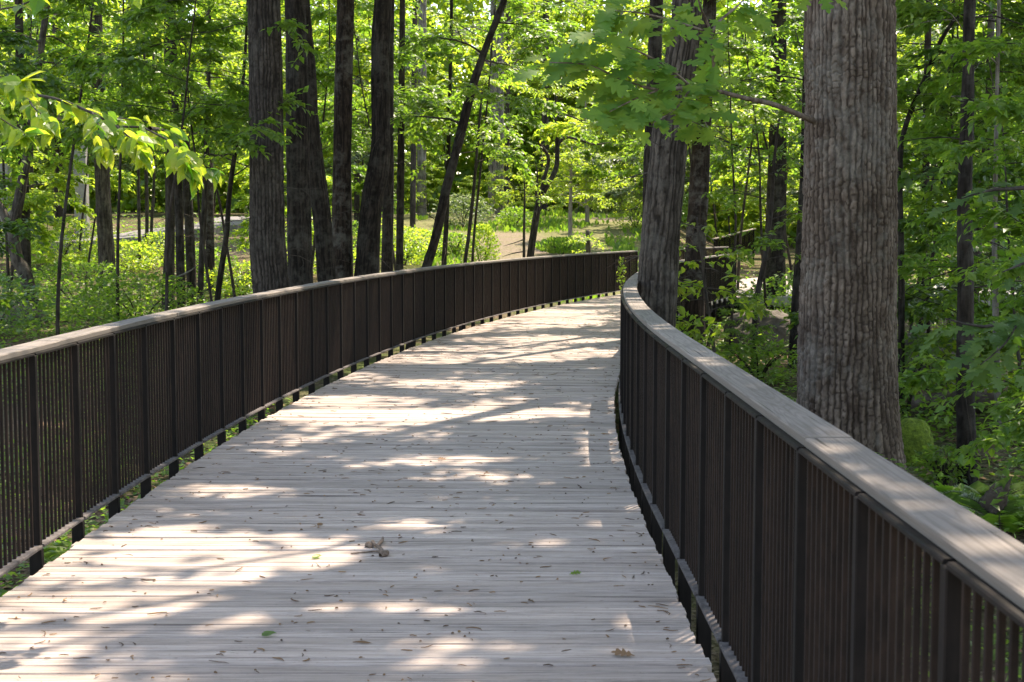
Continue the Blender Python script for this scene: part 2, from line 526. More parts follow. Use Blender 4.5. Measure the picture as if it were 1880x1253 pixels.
mulch = np.maximum(mulch, .8 * sstep(.0, .35, 1 - np.hypot((PXg - 410) / 70, (GY - 56) / 9) + .5 * jit))
ground = link("ground", mesh("ground", np.stack([GX, GY, GZ], -1).reshape(-1, 3), [F], ground_mat(),
              vert_attr={"grass": clear.ravel(), "mulch": np.clip(mulch, 0, 1).ravel()}, smooth=True))
tag(ground, kind="structure")

# ---- deck: one sheet of cross boards
def build_deck(ta, tb):
    rng = np.random.default_rng(4)
    V, F, UV, RN, n = [], [], [], [], 0
    pitch = 0.0925
    t = ta
    k = 0
    while t < tb:
        w = pitch - rng.choice([.0030, .0048, .0085], p=[.45, .35, .2]) - abs(rng.normal(0, .0006))
        dz = rng.normal(0, .0016)
        tilt = rng.normal(0, .0012)
        x, y, th = way(t)
        u = np.array([math.cos(th), -math.sin(th), 0]); a = np.array([math.sin(th), math.cos(th), 0])
        l = HALF + rng.normal(0, .006); r = HALF + rng.normal(0, .006)
        skew = rng.normal(0, .0025)
        prof = [(-w / 2, -.038), (-w / 2, -.005), (-w / 2 + .0035, 0), (-w / 6, -.0010), (w / 6, -.0010), (w / 2 - .0035, 0), (w / 2, -.005), (w / 2, -.038)]
        xs = np.linspace(-l, r, 7)
        m = len(prof)
        bow = rng.normal(0, .0012)
        for q, lx in enumerate(xs):
            for (pa, pz) in prof:
                c = np.array([x, y, 0]) + u * lx + a * (pa + skew * lx) + np.array([0, 0, pz + dz + tilt * lx + bow * math.sin(q * 1.9)])
                V.append(c)
        rnd = rng.random()
        for q in range(len(xs) - 1):
            for s in range(m):
                s2 = (s + 1) % m
                F.append((n + q * m + s, n + q * m + s2, n + (q + 1) * m + s2, n + (q + 1) * m + s))
                vv = [prof[s][0] + k * 1.37 + (.05 if s2 == 0 else 0), prof[s2][0] + k * 1.37]
                for (lq, sv) in ((q, 0), (q, 1), (q + 1, 1), (q + 1, 0)):
                    UV.append((xs[lq] + k * 3.7, vv[sv]))
                RN.append(rnd)
        n += m * len(xs)
        t += pitch; k += 1
    caps = []
    UV2 = []
    for b in range(k):
        base = b * 8 * 7
        for off, rev in ((0, 0), (6 * 8, 1)):
            f = [base + off + s for s in range(8)]
            caps.append(f if not rev else f[::-1])
            UV2 += [(0.1 * s + b, .3) for s in range(8)]
    RN2 = np.full(len(caps), .4)
    me = mesh("boardwalk", np.array(V), [np.array(F), np.array(caps)], M_DECK, face_rnd=np.concatenate([RN, RN2]), uv=np.array(UV + UV2))
    return me
boardwalk = tag(link("boardwalk", build_deck(-3.0, 54.0)), kind="structure")
# joists and edge beams carrying the boards
mb = MB()
for o in (-1.38, -.7, 0, .7, 1.38):
    ts = np.arange(-3, 54.1, .5)
    for a, b in zip(ts[:-1], ts[1:]):
        xa, ya, ha = way(a, o); xb, yb, hb = way(b, o)
        V = []
        for (x, y, h) in ((xa, ya, ha), (xb, yb, hb)):
            u = np.array([math.cos(h), -math.sin(h), 0]) * .025
            for s, z in ((-1, -.24), (1, -.24), (1, -.043), (-1, -.043)):
                V.append(np.array([x, y, z]) + s * u)
        mb.add(V, [[(0, 1, 5, 4), (1, 2, 6, 5), (2, 3, 7, 6), (3, 0, 4, 7)]])
link("joists", mb.build("joists", M_POST), boardwalk)

# ---- railings
POST_O, CAP_O, CAPW = HALF + .080, HALF + .149, .137
me_post = bevel_mesh("post", [(-.025, .025, -.0175, .0175, .055, 1.031), (-.031, .031, -.0205, .0205, -.36, .057)], M_POST, .003, 1)
me_bal = bevel_mesh("baluster", [(-.007, .007, -.007, .007, .081, 1.031)], M_BAL, .0015, 1)

def rail_strip(ts, o, w, z0, z1, side):
    """closed box strip with a softened top, following the way"""
    prof = [(-w / 2, z0), (w / 2, z0), (w / 2, z1 - .004), (w / 2 - .004, z1), (-w / 2 + .004, z1), (-w / 2, z1 - .004)]
    V = []
    for t in ts:
        x, y, h = way(t, o)
        for (a, z) in prof:
            V.append((x + math.cos(h) * a, y - math.sin(h) * a, z))
    m = len(prof); F, UV = [], []
    for q in range(len(ts) - 1):
        for s in range(m):
            s2 = (s + 1) % m
            F.append((q * m + s, q * m + s2, (q + 1) * m + s2, (q + 1) * m + s))
            for (tq, ss) in ((q, s), (q, s2), (q + 1, s2), (q + 1, s)):
                UV.append((ts[tq], prof[ss][0] + (.5 if prof[ss][1] < z1 - .01 else 0)))
    caps = [[s for s in range(m)][::-1], [(len(ts) - 1) * m + s for s in range(m)]]
    UV += [(ts[0] + .02 * s, .1) for s in range(m)] * 2
    return np.array(V), F, caps, UV

def railing(sgn, ta, tb, vis, label, seed, spacing=.68, group="steel railings with wooden handrails"):
    rng = np.random.default_rng(seed)
    x, y, h = way(ta, sgn * POST_O)
    root = thing("railing", label, "railing", (float(x), float(y), 0), 0, group)
    base = np.array([x, y, 0.0])
    n = int(round((tb - ta) / spacing))
    tp = ta + np.arange(n + 1) * (tb - ta) / n
    rest = MB()
    v0, f0 = box(-.007, .007, -.007, .007, .081, 1.031)
    cnt = 0
    for q, t in enumerate(tp):
        x, y, h = way(t, sgn * POST_O)
        link("post", me_post, root, tuple(np.array([x, y, 0]) - base), -float(h) + rng.normal(0, .02))
        if q == n: break
        for b in range(1, 11):
            tt = t + b / 11 * (tp[1] - tp[0])
            x, y, h = way(tt, sgn * POST_O)
            if tt >= vis and cnt < 100:
                cnt += 1
                link("baluster", me_bal, root, tuple(np.array([x, y, 0]) - base), -float(h))
            else:
                c, s = math.cos(-h), math.sin(-h)
                V = v0.copy()
                V[:, 0], V[:, 1] = v0[:, 0] * c - v0[:, 1] * s, v0[:, 0] * s + v0[:, 1] * c
                rest.add(V + np.array([x, y, 0]) - base, f0)
    if rest.n:
        tag(link("balusters", rest.build("balusters", M_BAL), root), kind="stuff")
    # bottom rail and top rail: a flat bar per bay between the posts
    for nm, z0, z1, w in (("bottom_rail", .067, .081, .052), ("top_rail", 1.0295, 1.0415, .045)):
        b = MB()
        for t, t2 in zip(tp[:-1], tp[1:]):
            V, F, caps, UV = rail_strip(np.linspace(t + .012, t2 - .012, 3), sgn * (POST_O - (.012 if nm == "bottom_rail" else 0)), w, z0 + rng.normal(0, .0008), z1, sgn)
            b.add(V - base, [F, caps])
        link(nm, b.build(nm, M_DUST_SKYLIT if nm == "bottom_rail" else M_POST), root)
    t = ta - .1
    k = 0
    while t < tb + .1 - .05:
        t2 = min(t + 2.44, tb + .1)
        V, F, caps, UV = rail_strip(np.linspace(t + .003, t2 - .003, 9), sgn * (CAP_O + rng.normal(0, .0015)), CAPW, 1.0430 + rng.normal(0, .0005), 1.069 + rng.normal(0, .001), sgn)
        me = mesh("handrail_board", V - base, [F, caps], M_CAP, face_rnd=np.full(len(F) + 2, rng.random()),
                  uv=np.array(UV) + np.array([k * 5.3, k * 2.1 + seed]))
        link("handrail_board", me, root)
        t = t2; k += 1
    return root

railing(-1, .2, 37.5, 5.6, "long dark steel railing sweeping along the left edge of the boardwalk", 1)
railing(1, -.8, 34.6, 2.0, "dark railing on the right with a broad worn handrail bending past two trunks", 2)
railing(-1, 38.35, 46, 60, "short far railing just past the gap at the end of the long railing", 3)

# ------------------------------------------------------------------ leaves
def tri_leaf(kind):
    if kind == "simple":       # four points folded along the midrib
        V = [(0, 0, 0), (.30, .45, .07), (0, 1, -.10), (-.30, .45, .07), (0, .5, -.02)]
        F = [(0, 1, 4), (1, 2, 4), (2, 3, 4), (3, 0, 4)]
    elif kind == "clump":      # small two face leaf for far crowns
        V = [(0, 0, 0), (.34, .5, .08), (0, 1, -.08), (-.34, .5, .08)]
        F = [(0, 1, 2), (0, 2, 3)]
    elif kind == "ovate":      # pointed leaf with curved blade
        xs = [.17, .29, .30, .22, .11]; ys = [.10, .27, .46, .68, .86]
        V = [(0, 0, 0)]; F = []
        for x, y in zip(xs, ys):
            z = -.16 * y * y
            V += [(-x, y, z + .06), (0, y, z - .015), (x, y, z + .06)]
        V.append((0, 1.04, -.22))
        F += [(0, 3, 2), (0, 2, 1)]
        for k in range(4):
            a = 1 + 3 * k
            F += [(a, a + 1, a + 4), (a, a + 4, a + 3), (a + 1, a + 2, a + 5), (a + 1, a + 5, a + 4)]
        F += [(13, 14, 16), (14, 15, 16)]
    elif kind == "oak":        # lobed oak leaf
        out = [(.03, 0), (.05, .14), (.20, .24), (.24, .31), (.09, .36), (.30, .50), (.36, .58), (.12, .58), (.30, .76), (.27, .84), (.10, .80), (.10, .95)]
        V = [(0, 0, 0)]; mids = []
        for x, y in out:
            z = -.14 * y * y + .10 * abs(x)
            V += [(x, y, z), (0, y, -.14 * y * y), (-x, y, z)]
        V.append((0, 1.03, -.16))
        F = []
        n = len(out)
        for k in range(n - 1):
            a = 1 + 3 * k
            F += [(a, a + 3, a + 4), (a, a + 4, a + 1), (a + 1, a + 4, a + 5), (a + 1, a + 5, a + 2)]
        a = 1 + 3 * (n - 1)
        F += [(a, a + 3, a + 1), (a + 1, a + 3, a + 2)]
    return np.array(V, float), np.array(F)

TEMPLATE = {k: tri_leaf(k) for k in ("simple", "clump", "ovate", "oak")}

def leaf_mesh(name, pos, dirs, nrm, size, kind, mat, rnd, rng=None, extra=None):
    TV, TF = TEMPLATE[kind]
    dirs = norm(dirs)
    side = norm(np.cross(dirs, nrm)); nrm = np.cross(side, dirs)
    N = len(pos)
    s = size[:, None, None]
    wx = 1.0
    V = pos[:, None, :] + s * (TV[None, :, 0:1] * wx * side[:, None, :] + TV[None, :, 1:2] * dirs[:, None, :] + TV[None, :, 2:3] * nrm[:, None, :])
    F = (TF[None] + (np.arange(N) * len(TV))[:, None, None]).reshape(-1, 3)
    return mesh(name, V.reshape(-1, 3), [F], mat, face_rnd=np.repeat(rnd, len(TF)))

def sprays(rng, P, D, length, k, size, droop=.25, spread=.8, flat=.28):
    """twigs at P heading D, k leaves each on alternate sides -> pos, dir, normal, size"""
    S = len(P)
    D = norm(D)
    up = np.array([0, 0, 1.0])
    side = norm(np.cross(D, up) + 1e-6)
    fr = (np.arange(k) + .6) / k
    L = length * rng.uniform(.6, 1.25, S)
    sg = np.where(np.arange(k) % 2 == 0, 1.0, -1.0)[None, :, None]
    pos = P[:, None, :] + D[:, None, :] * (L[:, None] * fr)[..., None]
    pos = pos - up * (droop * L[:, None] * fr ** 2)[..., None]
    pos = pos + rng.normal(0, .018, pos.shape) * (length / .35)
    last = (np.arange(k) == k - 1)[None, :, None]
    dr = D[:, None, :] * .7 + np.where(last, 0, sg * spread) * side[:, None, :] + rng.normal(0, .28, pos.shape)
    dr[..., 2] -= rng.uniform(.0, .65, pos.shape[:2])
    n = np.broadcast_to(up, pos.shape) + rng.normal(0, flat, pos.shape)
    sz = size * rng.uniform(.65, 1.2, pos.shape[:2]) * (.8 + .3 * np.sin(fr * 3.0))[None]
    return pos.reshape(-1, 3), dr.reshape(-1, 3), n.reshape(-1, 3), sz.reshape(-1)

def limbs(rng, path, rad, h0, h1, n, L0, L1, up=(.05, .7), sub=3, az0=None, az_w=None, droop=.15):
    """limbs off a stem: list of (polyline, radii)"""
    Z = path[:, 2]
    out = []
    az = rng.uniform(0, 6.28)
    for q in range(n):
        f = (q + rng.uniform(.1, .9)) / n
        z = h0 + (h1 - h0) * f
        i = int(np.clip(np.searchsorted(Z, z), 1, len(Z) - 1))
        t = (z - Z[i - 1]) / max(Z[i] - Z[i - 1], 1e-6)
        p = path[i - 1] * (1 - t) + path[i] * t
        r = rad[i]
        az += 2.4 + rng.normal(0, .4)
        a = az if az0 is None else az0 + rng.uniform(-az_w, az_w)
        L = (L0 + (L1 - L0) * f) * rng.uniform(.7, 1.25)
        u = rng.uniform(*up)
        d = np.array([math.cos(a), math.sin(a), u]); d /= np.linalg.norm(d)
        def line(p, d, L, r0, m=6):
            pts = [p]; dd = d.copy()
            for s in range(m - 1):
                dd = dd + rng.normal(0, .13, 3) + np.array([0, 0, -droop * .35])
                dd /= np.linalg.norm(dd)
                pts.append(pts[-1] + dd * L / (m - 1))
            return np.array(pts), np.linspace(r0, max(r0 * .22, .003), m)
        r0 = min(max(.35 * r, .008), .012 * L + .006)
        ln = line(p, d, L, r0)
        out.append((ln[0], ln[1], 0))
        for s in range(sub):
            j = rng.integers(1, 5)
            t = rng.random()
            pp = ln[0][j] * (1 - t) + ln[0][min(j + 1, 5)] * t
            aa = a + rng.choice([-1, 1]) * rng.uniform(.5, 1.2)
            dd = np.array([math.cos(aa), math.sin(aa), u * .5 + rng.normal(0, .2)])
            l2 = line(pp, dd / np.linalg.norm(dd), L * rng.uniform(.3, .55), r0 * .5)
            out.append((l2[0], l2[1], 1))
    return out

def limb_sprays(rng, LB, nsp, length, k, size, **kw):
    A = np.stack([l[0] for l in LB])
    w = np.linalg.norm(A[:, -1] - A[:, 0], axis=1)
    q = rng.choice(len(LB), nsp, p=w / w.sum())
    sub = np.array([l[2] for l in LB])[q]
    t = np.where(sub == 1, rng.uniform(.25, 1, nsp), rng.uniform(.4, 1, nsp) ** .8) * (A.shape[1] - 1)
    i = np.minimum(t.astype(int), A.shape[1] - 2); f = (t - i)[:, None]
    P = A[q, i] * (1 - f) + A[q, i + 1] * f
    T = norm(A[q, i + 1] - A[q, i])
    a = rng.normal(0, .75, nsp)
    D = T.copy()
    D[:, 0], D[:, 1] = T[:, 0] * np.cos(a) - T[:, 1] * np.sin(a), T[:, 0] * np.sin(a) + T[:, 1] * np.cos(a)
    D[:, 2] = D[:, 2] * .5 + rng.normal(.0, .2, nsp)
    return sprays(rng, P, D, length, k, size, **kw)

# sunlit patches of the photograph: the canopy has its gaps where their rays come from
LIT = [  # plane height, px, py, rx, ry
    (0, 60, 1085, 280, 60), (0, 260, 1125, 260, 36), (0, 330, 1040, 230, 70), (0, 150, 1150, 200, 25), (0, 520, 1010, 210, 30), (0, 690, 1040, 190, 22), (0, 820, 970, 160, 16),
    (0, 820, 845, 150, 14), (0, 900, 872, 90, 10), (0, 700, 765, 330, 16), (0, 1000, 760, 120, 9), (0, 640, 735, 150, 12), (0, 1120, 745, 50, 10),
    (0, 800, 660, 290, 10), (0, 1050, 650, 130, 8), (0, 980, 625, 170, 8), (0, 1030, 575, 120, 5), (0, 880, 640, 220, 7), (0, 600, 690, 120, 8),
    (0, 1120, 930, 70, 10), (0, 700, 1110, 190, 14), (0, 1000, 1000, 120, 12), (0, 1180, 1150, 90, 12), (0, 560, 1150, 80, 8), (0, 930, 1180, 120, 8), (0, 300, 985, 120, 20), (0, 520, 830, 70, 8),
    (0, 420, 900, 130, 14), (0, 1100, 548, 60, 4), (0, 960, 600, 60, 4),
    (1.07, 120, 620, 190, 30), (1.07, 330, 570, 90, 16), (1.07, 520, 527, 50, 12), (1.07, 640, 505, 60, 10), (1.07, 1060, 468, 150, 10), (1.07, 880, 482, 60, 6),
    (1.07, 1165, 560, 50, 14), (1.07, 1200, 600, 22, 8), (1.07, 1560, 830, 70, 14), (1.07, 1290, 670, 25, 8), (1.07, 1720, 930, 60, 14),
]
def lit_from(P):
    """True where a canopy point would shade one of the sunlit patches"""
    bad = np.zeros(len(P), bool)
    for (z, px, py, rx, ry) in LIT:
        t = (P[:, 2] - z) / SUN[2]
        Q = P - t[:, None] * SUN
        Q[:, 2] = z
        x, y, dep = project(Q)
        e = ((x - px) / rx) ** 2 + ((y - py) / ry) ** 2
        bad |= (e < 1) & (dep > 1)
    # the leafy branch hanging in at the left stands in the sun
    for dep_b in (5.8, 6.1, 6.4, 6.7, 7.0, 7.3):
        t = (P[:, 1] - dep_b) / SUN[1]
        Q = P - t[:, None] * SUN
        x, y, dep = project(Q)
        bad |= (((x - 190) / 320) ** 2 + ((y - 240) / 150) ** 2 < 1) & (t > .6)
    # and the low oak limb over the boardwalk catches broken sun
    part = np.random.default_rng(3).random(len(P)) < .7
    for dep_b in (9.2, 9.8, 10.4):
        t = (P[:, 1] - dep_b) / SUN[1]
        Q = P - t[:, None] * SUN
        x, y, dep = project(Q)
        bad |= (((x - 1130) / 230) ** 2 + ((y - 130) / 140) ** 2 < 1) & (t > .8) & part
    return bad

def trunk_px(pts, d, H, dd=0.0, base_drop=.25):
    """pixel trunk (px,py,width px) at depth d -> world path; runs down into the ground and up to height H"""
    P, W = [], []
    n = len(pts)
    for q, (px, py, w) in enumerate(pts):
        D = d + dd * q / max(n - 1, 1)
        P.append(at(px, py, D)); W.append(w * D / FPX / 2)
    P, W = P[::1], W
    if P[0][2] > P[-1][2]: P, W = P[::-1], W[::-1]
    gz = float(ground_z(P[0][0], P[0][1])) - base_drop
    if P[0][2] > gz + .05:
        lean = (P[1] - P[0]) / max(P[1][2] - P[0][2], .01)
        dz = gz - P[0][2]
        P = [P[0] + lean * dz * .5 + np.array([0, 0, dz * .5])] + P
        P[0][2] = gz
        W = [W[0] * 1.06] + W
    if H > P[-1][2] + .5:
        d1 = (P[-1] - P[-2]) / max(P[-1][2] - P[-2][2], .01)
        z0 = P[-1][2]
        w0 = W[-1]
        for f in (.35, .7, 1.0):
            dz = (H - z0) * f
            P.append(np.array([P[len(P) - 1][0] + d1[0] * .6 * (H - z0) * .33, P[len(P) - 1][1] + d1[1] * .3, z0 + dz]))
            W.append(w0 * (1 - .75 * f))
    return np.array(P), np.array(W)

def local(P, base):
    return P - base

def build_tree(name, label, pts, d, H, bark, bark_depth=0.0, res=(24, 60), cell=(.05, .24), flare=.25, crown=None, under=None,
               cat="tree", group=None, seed=1, dd=0.0, lumpy=.05, extra=None):
    rng = np.random.default_rng(seed)
    P, W = trunk_px(pts, d, H, dd)
    base = np.array([P[0][0], P[0][1], float(ground_z(P[0][0], P[0][1]))])
    root = thing(name, label, cat, tuple(base), 0, group)
    mb = MB()
    V, F, A = tube(P - base, W, res[0], res[1], bark_depth, cell, flare, seed, lumpy)
    mb.add(V, F, A)
    Q = catmull(np.column_stack([P, W]), 60)
    path, rad = Q[:, :3] - base, np.maximum(Q[:, 3], .003)
    LB = []
    if crown:
        z0, z1, rr = crown["z0"] - base[2], H - base[2] - .2, crown["r"]
        LB = limbs(rng, path, rad, z0, z1, crown.get("n", 11), rr, rr * .5, (.15, .8), 3)
        pos, dr, nm, sz = limb_sprays(rng, LB, int(crown.get("sprays", 420) * (4.4 if d < 29 else 0.5)), .9, 8, crown.get("size", .21), droop=.2, flat=.5)
        bad = lit_from(pos + base) & (rng.random(len(pos)) < .97)
        g = ~bad
        me = leaf_mesh("crown", pos[g], dr[g], nm[g], sz[g], "clump", LEAF[crown.get("leaf", "mid")], rng.random(g.sum()))
        link("crown", me, root)
    if under:
        for u in (under if isinstance(under, list) else [under]):
            L2 = limbs(rng, path, rad, u["z0"] - base[2], u["z1"] - base[2], u["n"], u["L"], u.get("L1", u["L"] * .6), u.get("up", (-.1, .45)), u.get("sub", 2),
                       u.get("az"), u.get("azw", .8))
            LB += L2
            pos, dr, nm, sz = limb_sprays(rng, L2, u["sprays"], u.get("sl", .34), u.get("k", 7), u.get("size", .11))
            me = leaf_mesh("foliage", pos, dr, nm, sz, u.get("kind", "simple"), LEAF[u.get("leaf", "mid")], rng.random(len(pos)))
            link("foliage", me, root)
    if W.max() > .06 and name != "oak_tree":      # dead stubs and bare twigs
        zz = np.array([max(1.0, base[2] + .4), EYE + 419 / FPX * d]) - base[2]
        LB = LB + [l for l in limbs(rng, path, rad * .0 + .02, zz[0], zz[1], 9, .75, .5, (-.2, .5), 1, droop=.3)]
    for l in LB:
        V, F, A = tube(l[0], l[1], 5)
        mb.add(V, F, A)
    if extra:
        for (ep, er) in extra:
            V, F, A = tube(np.array(ep) - base, er, 8, 24)
            mb.add(V, F, A)
    link("trunk", mb.build("trunk", BARK[bark], smooth=True), root)
    return root

# ------------------------------------------------------------------ the trunks of the photograph
CAN = lambda r=4.6, z0=8.5, **k: dict(r=r, z0=z0, **k)

# right of the boardwalk
oak = build_tree("oak_tree", "thick grey oak trunk with deeply furrowed bark beside the right railing",
    [(1562, 885, 192), (1557, 760, 182), (1556, 600, 176), (1560, 400, 168), (1561, 200, 164), (1560, -20, 160)], 11.8, 14,
    "oak", .022, (460, 1100), (.036, .062), .28, CAN(5.0, 8.2, sprays=520), seed=11, lumpy=.03)
build_tree("leaning_tree", "rough barked trunk leaning right behind the bend of the right handrail",
    [(1198, 640, 82), (1206, 540, 76), (1212, 450, 71), (1222, 330, 68), (1235, 200, 63), (1255, 80, 56), (1263, -20, 52)], 16.0, 15,
    "mid", .022, (240, 620), (.046, .16), .25, CAN(4.8), seed=12, lumpy=.04)
build_tree("slender_tree", "dark trunk half hidden behind the leaning trunk at the bend of the handrail",
    [(1190, 600, 32), (1193, 420, 30), (1197, 250, 28), (1202, 100, 26), (1206, -20, 24)], 21.5, 14, "dark", .008, (36, 120), crown=CAN(3.5), seed=13)
build_tree("red_barked_tree", "dark red brown trunk among saplings just outside the right railing",
    [(1277, 650, 38), (1275, 500, 37), (1283, 350, 36), (1291, 200, 31), (1300, 60, 27), (1304, -20, 24)], 25, 15, "red", .01, (40, 140), crown=CAN(4.2), seed=14)
build_tree("thin_sapling", "thin dark sapling rising in front of the boulder",
    [(1383, 700, 11), (1388, 560, 11), (1405, 470, 9), (1416, 380, 8), (1421, 300, 6), (1430, 220, 4)], 21, 0, "dark", 0, (8, 30),
    under=dict(z0=1.0, z1=3.4, n=10, L=1.0, sprays=110, size=.11, leaf="mid"), seed=15, cat="sapling")
build_tree("stout_tree", "short stout dark trunk behind the boulder",
    [(1423, 592, 42), (1422, 500, 40), (1424, 420, 38), (1428, 250, 32), (1430, -20, 26)], 35, 15, "dark", .008, (30, 90), crown=CAN(4.5, 9), seed=16)
build_tree("leaning_sapling", "dark leaning stem close to the left edge of the thick oak trunk",
    [(1455, 690, 20), (1462, 560, 19), (1470, 440, 17), (1476, 300, 14), (1480, 100, 11)], 22, 9, "dark", .004, (20, 70),
    under=dict(z0=2.2, z1=6.5, n=12, L=1.7, sprays=160, size=.11, leaf="deep"), seed=17, cat="sapling")
build_tree("mossy_tree", "dark trunk with a pale vine climbing it right of the oak",
    [(1779, 925, 38), (1774, 800, 35), (1772, 650, 32), (1773, 500, 29), (1771, 380, 27), (1776, 200, 24), (1781, -20, 20)], 12.2, 12, "dark", .007, (40, 220), crown=CAN(3.6, 7.8, leaf="deep"), seed=18,
    extra=[([at(1770, 710, 12.05), at(1776, 760, 12.0), at(1786, 830, 12.0), at(1779, 870, 11.95), at(1792, 930, 11.9)], [.006, .008, .009, .008, .006])])
build_tree("pale_sapling", "pale thin upright stem right of the trunk with the vine",
    [(1833, 860, 14), (1832, 760, 13), (1829, 620, 12), (1826, 450, 10), (1829, 250, 8)], 15, 9, "pale", .003, (14, 60),
    under=dict(z0=2.6, z1=6.5, n=14, L=1.5, sprays=220, size=.12, leaf="deep"), seed=19, cat="sapling")
build_tree("leaning_understory_tree", "brown stem leaning right behind the pale thin stem",
    [(1783, 640, 18), (1794, 450, 17), (1806, 320, 16), (1815, 220, 15), (1819, 60, 13), (1824, -20, 12)], 21, 11, "red", .004, (20, 80), crown=CAN(3, 7, leaf="deep"), seed=20)
build_tree("dark_understory_tree", "dark knotted stem behind the foliage at the right border",
    [(1838, 620, 17), (1830, 480, 16), (1828, 400, 15), (1832, 200, 13), (1836, -20, 11)], 23, 11, "dark", .004, (20, 80), crown=CAN(3, 7.5, leaf="deep"), seed=21)
build_tree("shadowed_tree", "dark trunk deep in shade just right of the oak",
    [(1688, 740, 17), (1692, 600, 16), (1697, 420, 15), (1701, 200, 13), (1706, -20, 11)], 24, 12, "dark", .004, (20, 80), crown=CAN(3.5, 8, leaf="deep"), seed=22)
build_tree("branching_tree", "small tree with a bare limb slanting up beside the oak trunk",
    [(1655, 500, 12), (1652, 330, 11), (1660, 240, 10), (1700, 140, 9), (1730, 70, 8), (1775, 5, 6), (1800, -30, 5)], 17, 7, "dark", .003, (12, 60),
    under=dict(z0=1.9, z1=6, n=10, L=1.4, sprays=150, size=.12, leaf="deep"), seed=23, cat="sapling")

build_tree("fresh_sapling", "pale stemmed sapling with fresh leaves between the red brown trunk and the handrail",
    [(1312, 660, 7), (1306, 600, 6), (1296, 540, 6), (1290, 480, 5), (1282, 430, 4), (1280, 400, 3)], 18.5, 0, "grey", 0, (8, 40),
    under=dict(z0=.4, z1=1.7, n=13, L=.65, L1=.5, sprays=75, size=.12, sl=.3, k=5, kind="ovate", leaf="bright"), seed=24, cat="sapling")
# trees added just outside the frame so that their crowns shade the right side
for q, (x, y, lab) in enumerate([(6.6, 8.0, "tree whose dark green leafy limbs reach in at the right border"), (7.8, 13.5, "shade tree outside the view behind the fern ground at right"),
                                 (9.4, 18.5, "shade tree outside the view farthest right in the woods"), (5.4, 3.6, "shade tree outside the view beside the near right railing")]):
    P0 = [(CX + FPX * x / y, CY, 34 * 12 / y), (CX + FPX * (x + .15) / y, -40, 30 * 12 / y)]
    build_tree("shade_tree", lab, P0, y, 14, "grey", .01, (40, 120), crown=CAN(4.6, 7.0), seed=120 + q)

# left of the boardwalk
build_tree("curved_sapling", "curved grey brown trunk leaning at the far left behind the railing",
    [(80, 622, 28), (60, 560, 26), (45, 500, 24), (31, 474, 23), (26, 420, 21), (40, 340, 18), (52, 270, 15), (70, 130, 13), (90, -20, 11)], 30, 9, "mid", .006, (24, 120),
    under=dict(z0=3.2, z1=8, n=14, L=1.9, sprays=230, size=.12, leaf="mid"), seed=31,
    extra=[([at(27, 440, 30), at(8, 395, 30), at(-15, 350, 30), at(-30, 280, 30)], [.11, .09, .07, .04])])
build_tree("shaded_tree", "straight dark trunk behind the curved trunk at the far left",
    [(52, 610, 21), (47, 480, 20), (44, 340, 18), (38, 180, 16), (34, -20, 14)], 34, 13, "dark", .006, (24, 90), crown=CAN(4.2, 9), seed=32)
build_tree("grey_tree", "tall grey brown trunk rising behind the leafy bush left of the big trunks",
    [(197, 600, 31), (196, 480, 30), (190, 380, 28), (185, 250, 26), (178, 100, 24), (174, -20, 22)], 36, 15, "mid", .012, (60, 200), crown=CAN(4.8, 9.5), seed=33)
for q, (a, lab) in enumerate([([(257, 480, 6), (255, 380, 6), (254, 250, 5), (257, 60, 4)], "leftmost of three thin dark stems by the grey path"),
                              ([(268, 485, 7), (270, 400, 7), (267, 250, 6), (264, 40, 5)], "middle of three thin dark stems by the grey path"),
                              ([(276, 488, 6), (279, 400, 6), (283, 320, 5), (282, 100, 4)], "bent rightmost of three thin dark stems by the grey path")]):
    build_tree("slender_sapling", lab, a, 46 + q, 0, "dark", 0, (7, 30), cat="sapling", group="thin stems by the grey path", seed=40 + q,
               under=dict(z0=4, z1=8, n=7, L=1.3, sprays=60, size=.14, leaf="bright"))
build_tree("flared_tree", "grey trunk with flared foot standing left of a black trunk",
    [(309, 545, 24), (310, 500, 21), (312, 430, 18), (312, 330, 17), (309, 150, 14), (305, -20, 11)], 33, 14, "grey", .01, (50, 160), flare=.5, crown=CAN(4.2, 9), seed=34)
build_tree("black_tree", "black trunk right beside the grey flared trunk",
    [(333, 560, 17), (330, 440, 16), (327, 340, 15), (322, 200, 13), (316, -20, 10)], 31, 13, "dark", .006, (34, 120), crown=CAN(3.8, 8.6), seed=35)
build_tree("shadow_tree", "brown black trunk right of the black and grey pair",
    [(351, 505, 18), (347, 400, 17), (343, 320, 16), (338, 150, 13), (334, -20, 10)], 38, 14, "dark", .006, (30, 100), crown=CAN(4, 9.5), seed=36)
build_tree("thin_tree", "thin straight grey stem before the ferny ground left of the big trunks",
    [(368, 545, 12), (371, 450, 11), (377, 340, 11), (381, 200, 9), (385, 40, 6)], 30, 9, "grey", .003, (14, 60), under=dict(z0=3, z1=7.5, n=13, L=1.6, sprays=170, size=.12), seed=37, cat="sapling")
build_tree("bent_sapling", "thin dark stem leaning right next to the largest left trunk",
    [(399, 552, 11), (407, 490, 11), (416, 430, 10), (422, 350, 9), (438, 230, 8), (450, 100, 6)], 29, 8, "dark", .003, (14, 60), under=dict(z0=2.6, z1=6.5, n=13, L=1.5, sprays=170, size=.12), seed=38, cat="sapling")
build_tree("brown_tree", "narrow brown trunk behind the thin straight grey stem",
    [(386, 505, 17), (385, 400, 16), (384, 300, 14), (382, 100, 11)], 41, 12, "red", .004, (20, 80), crown=CAN(3.4, 9.5), seed=39)

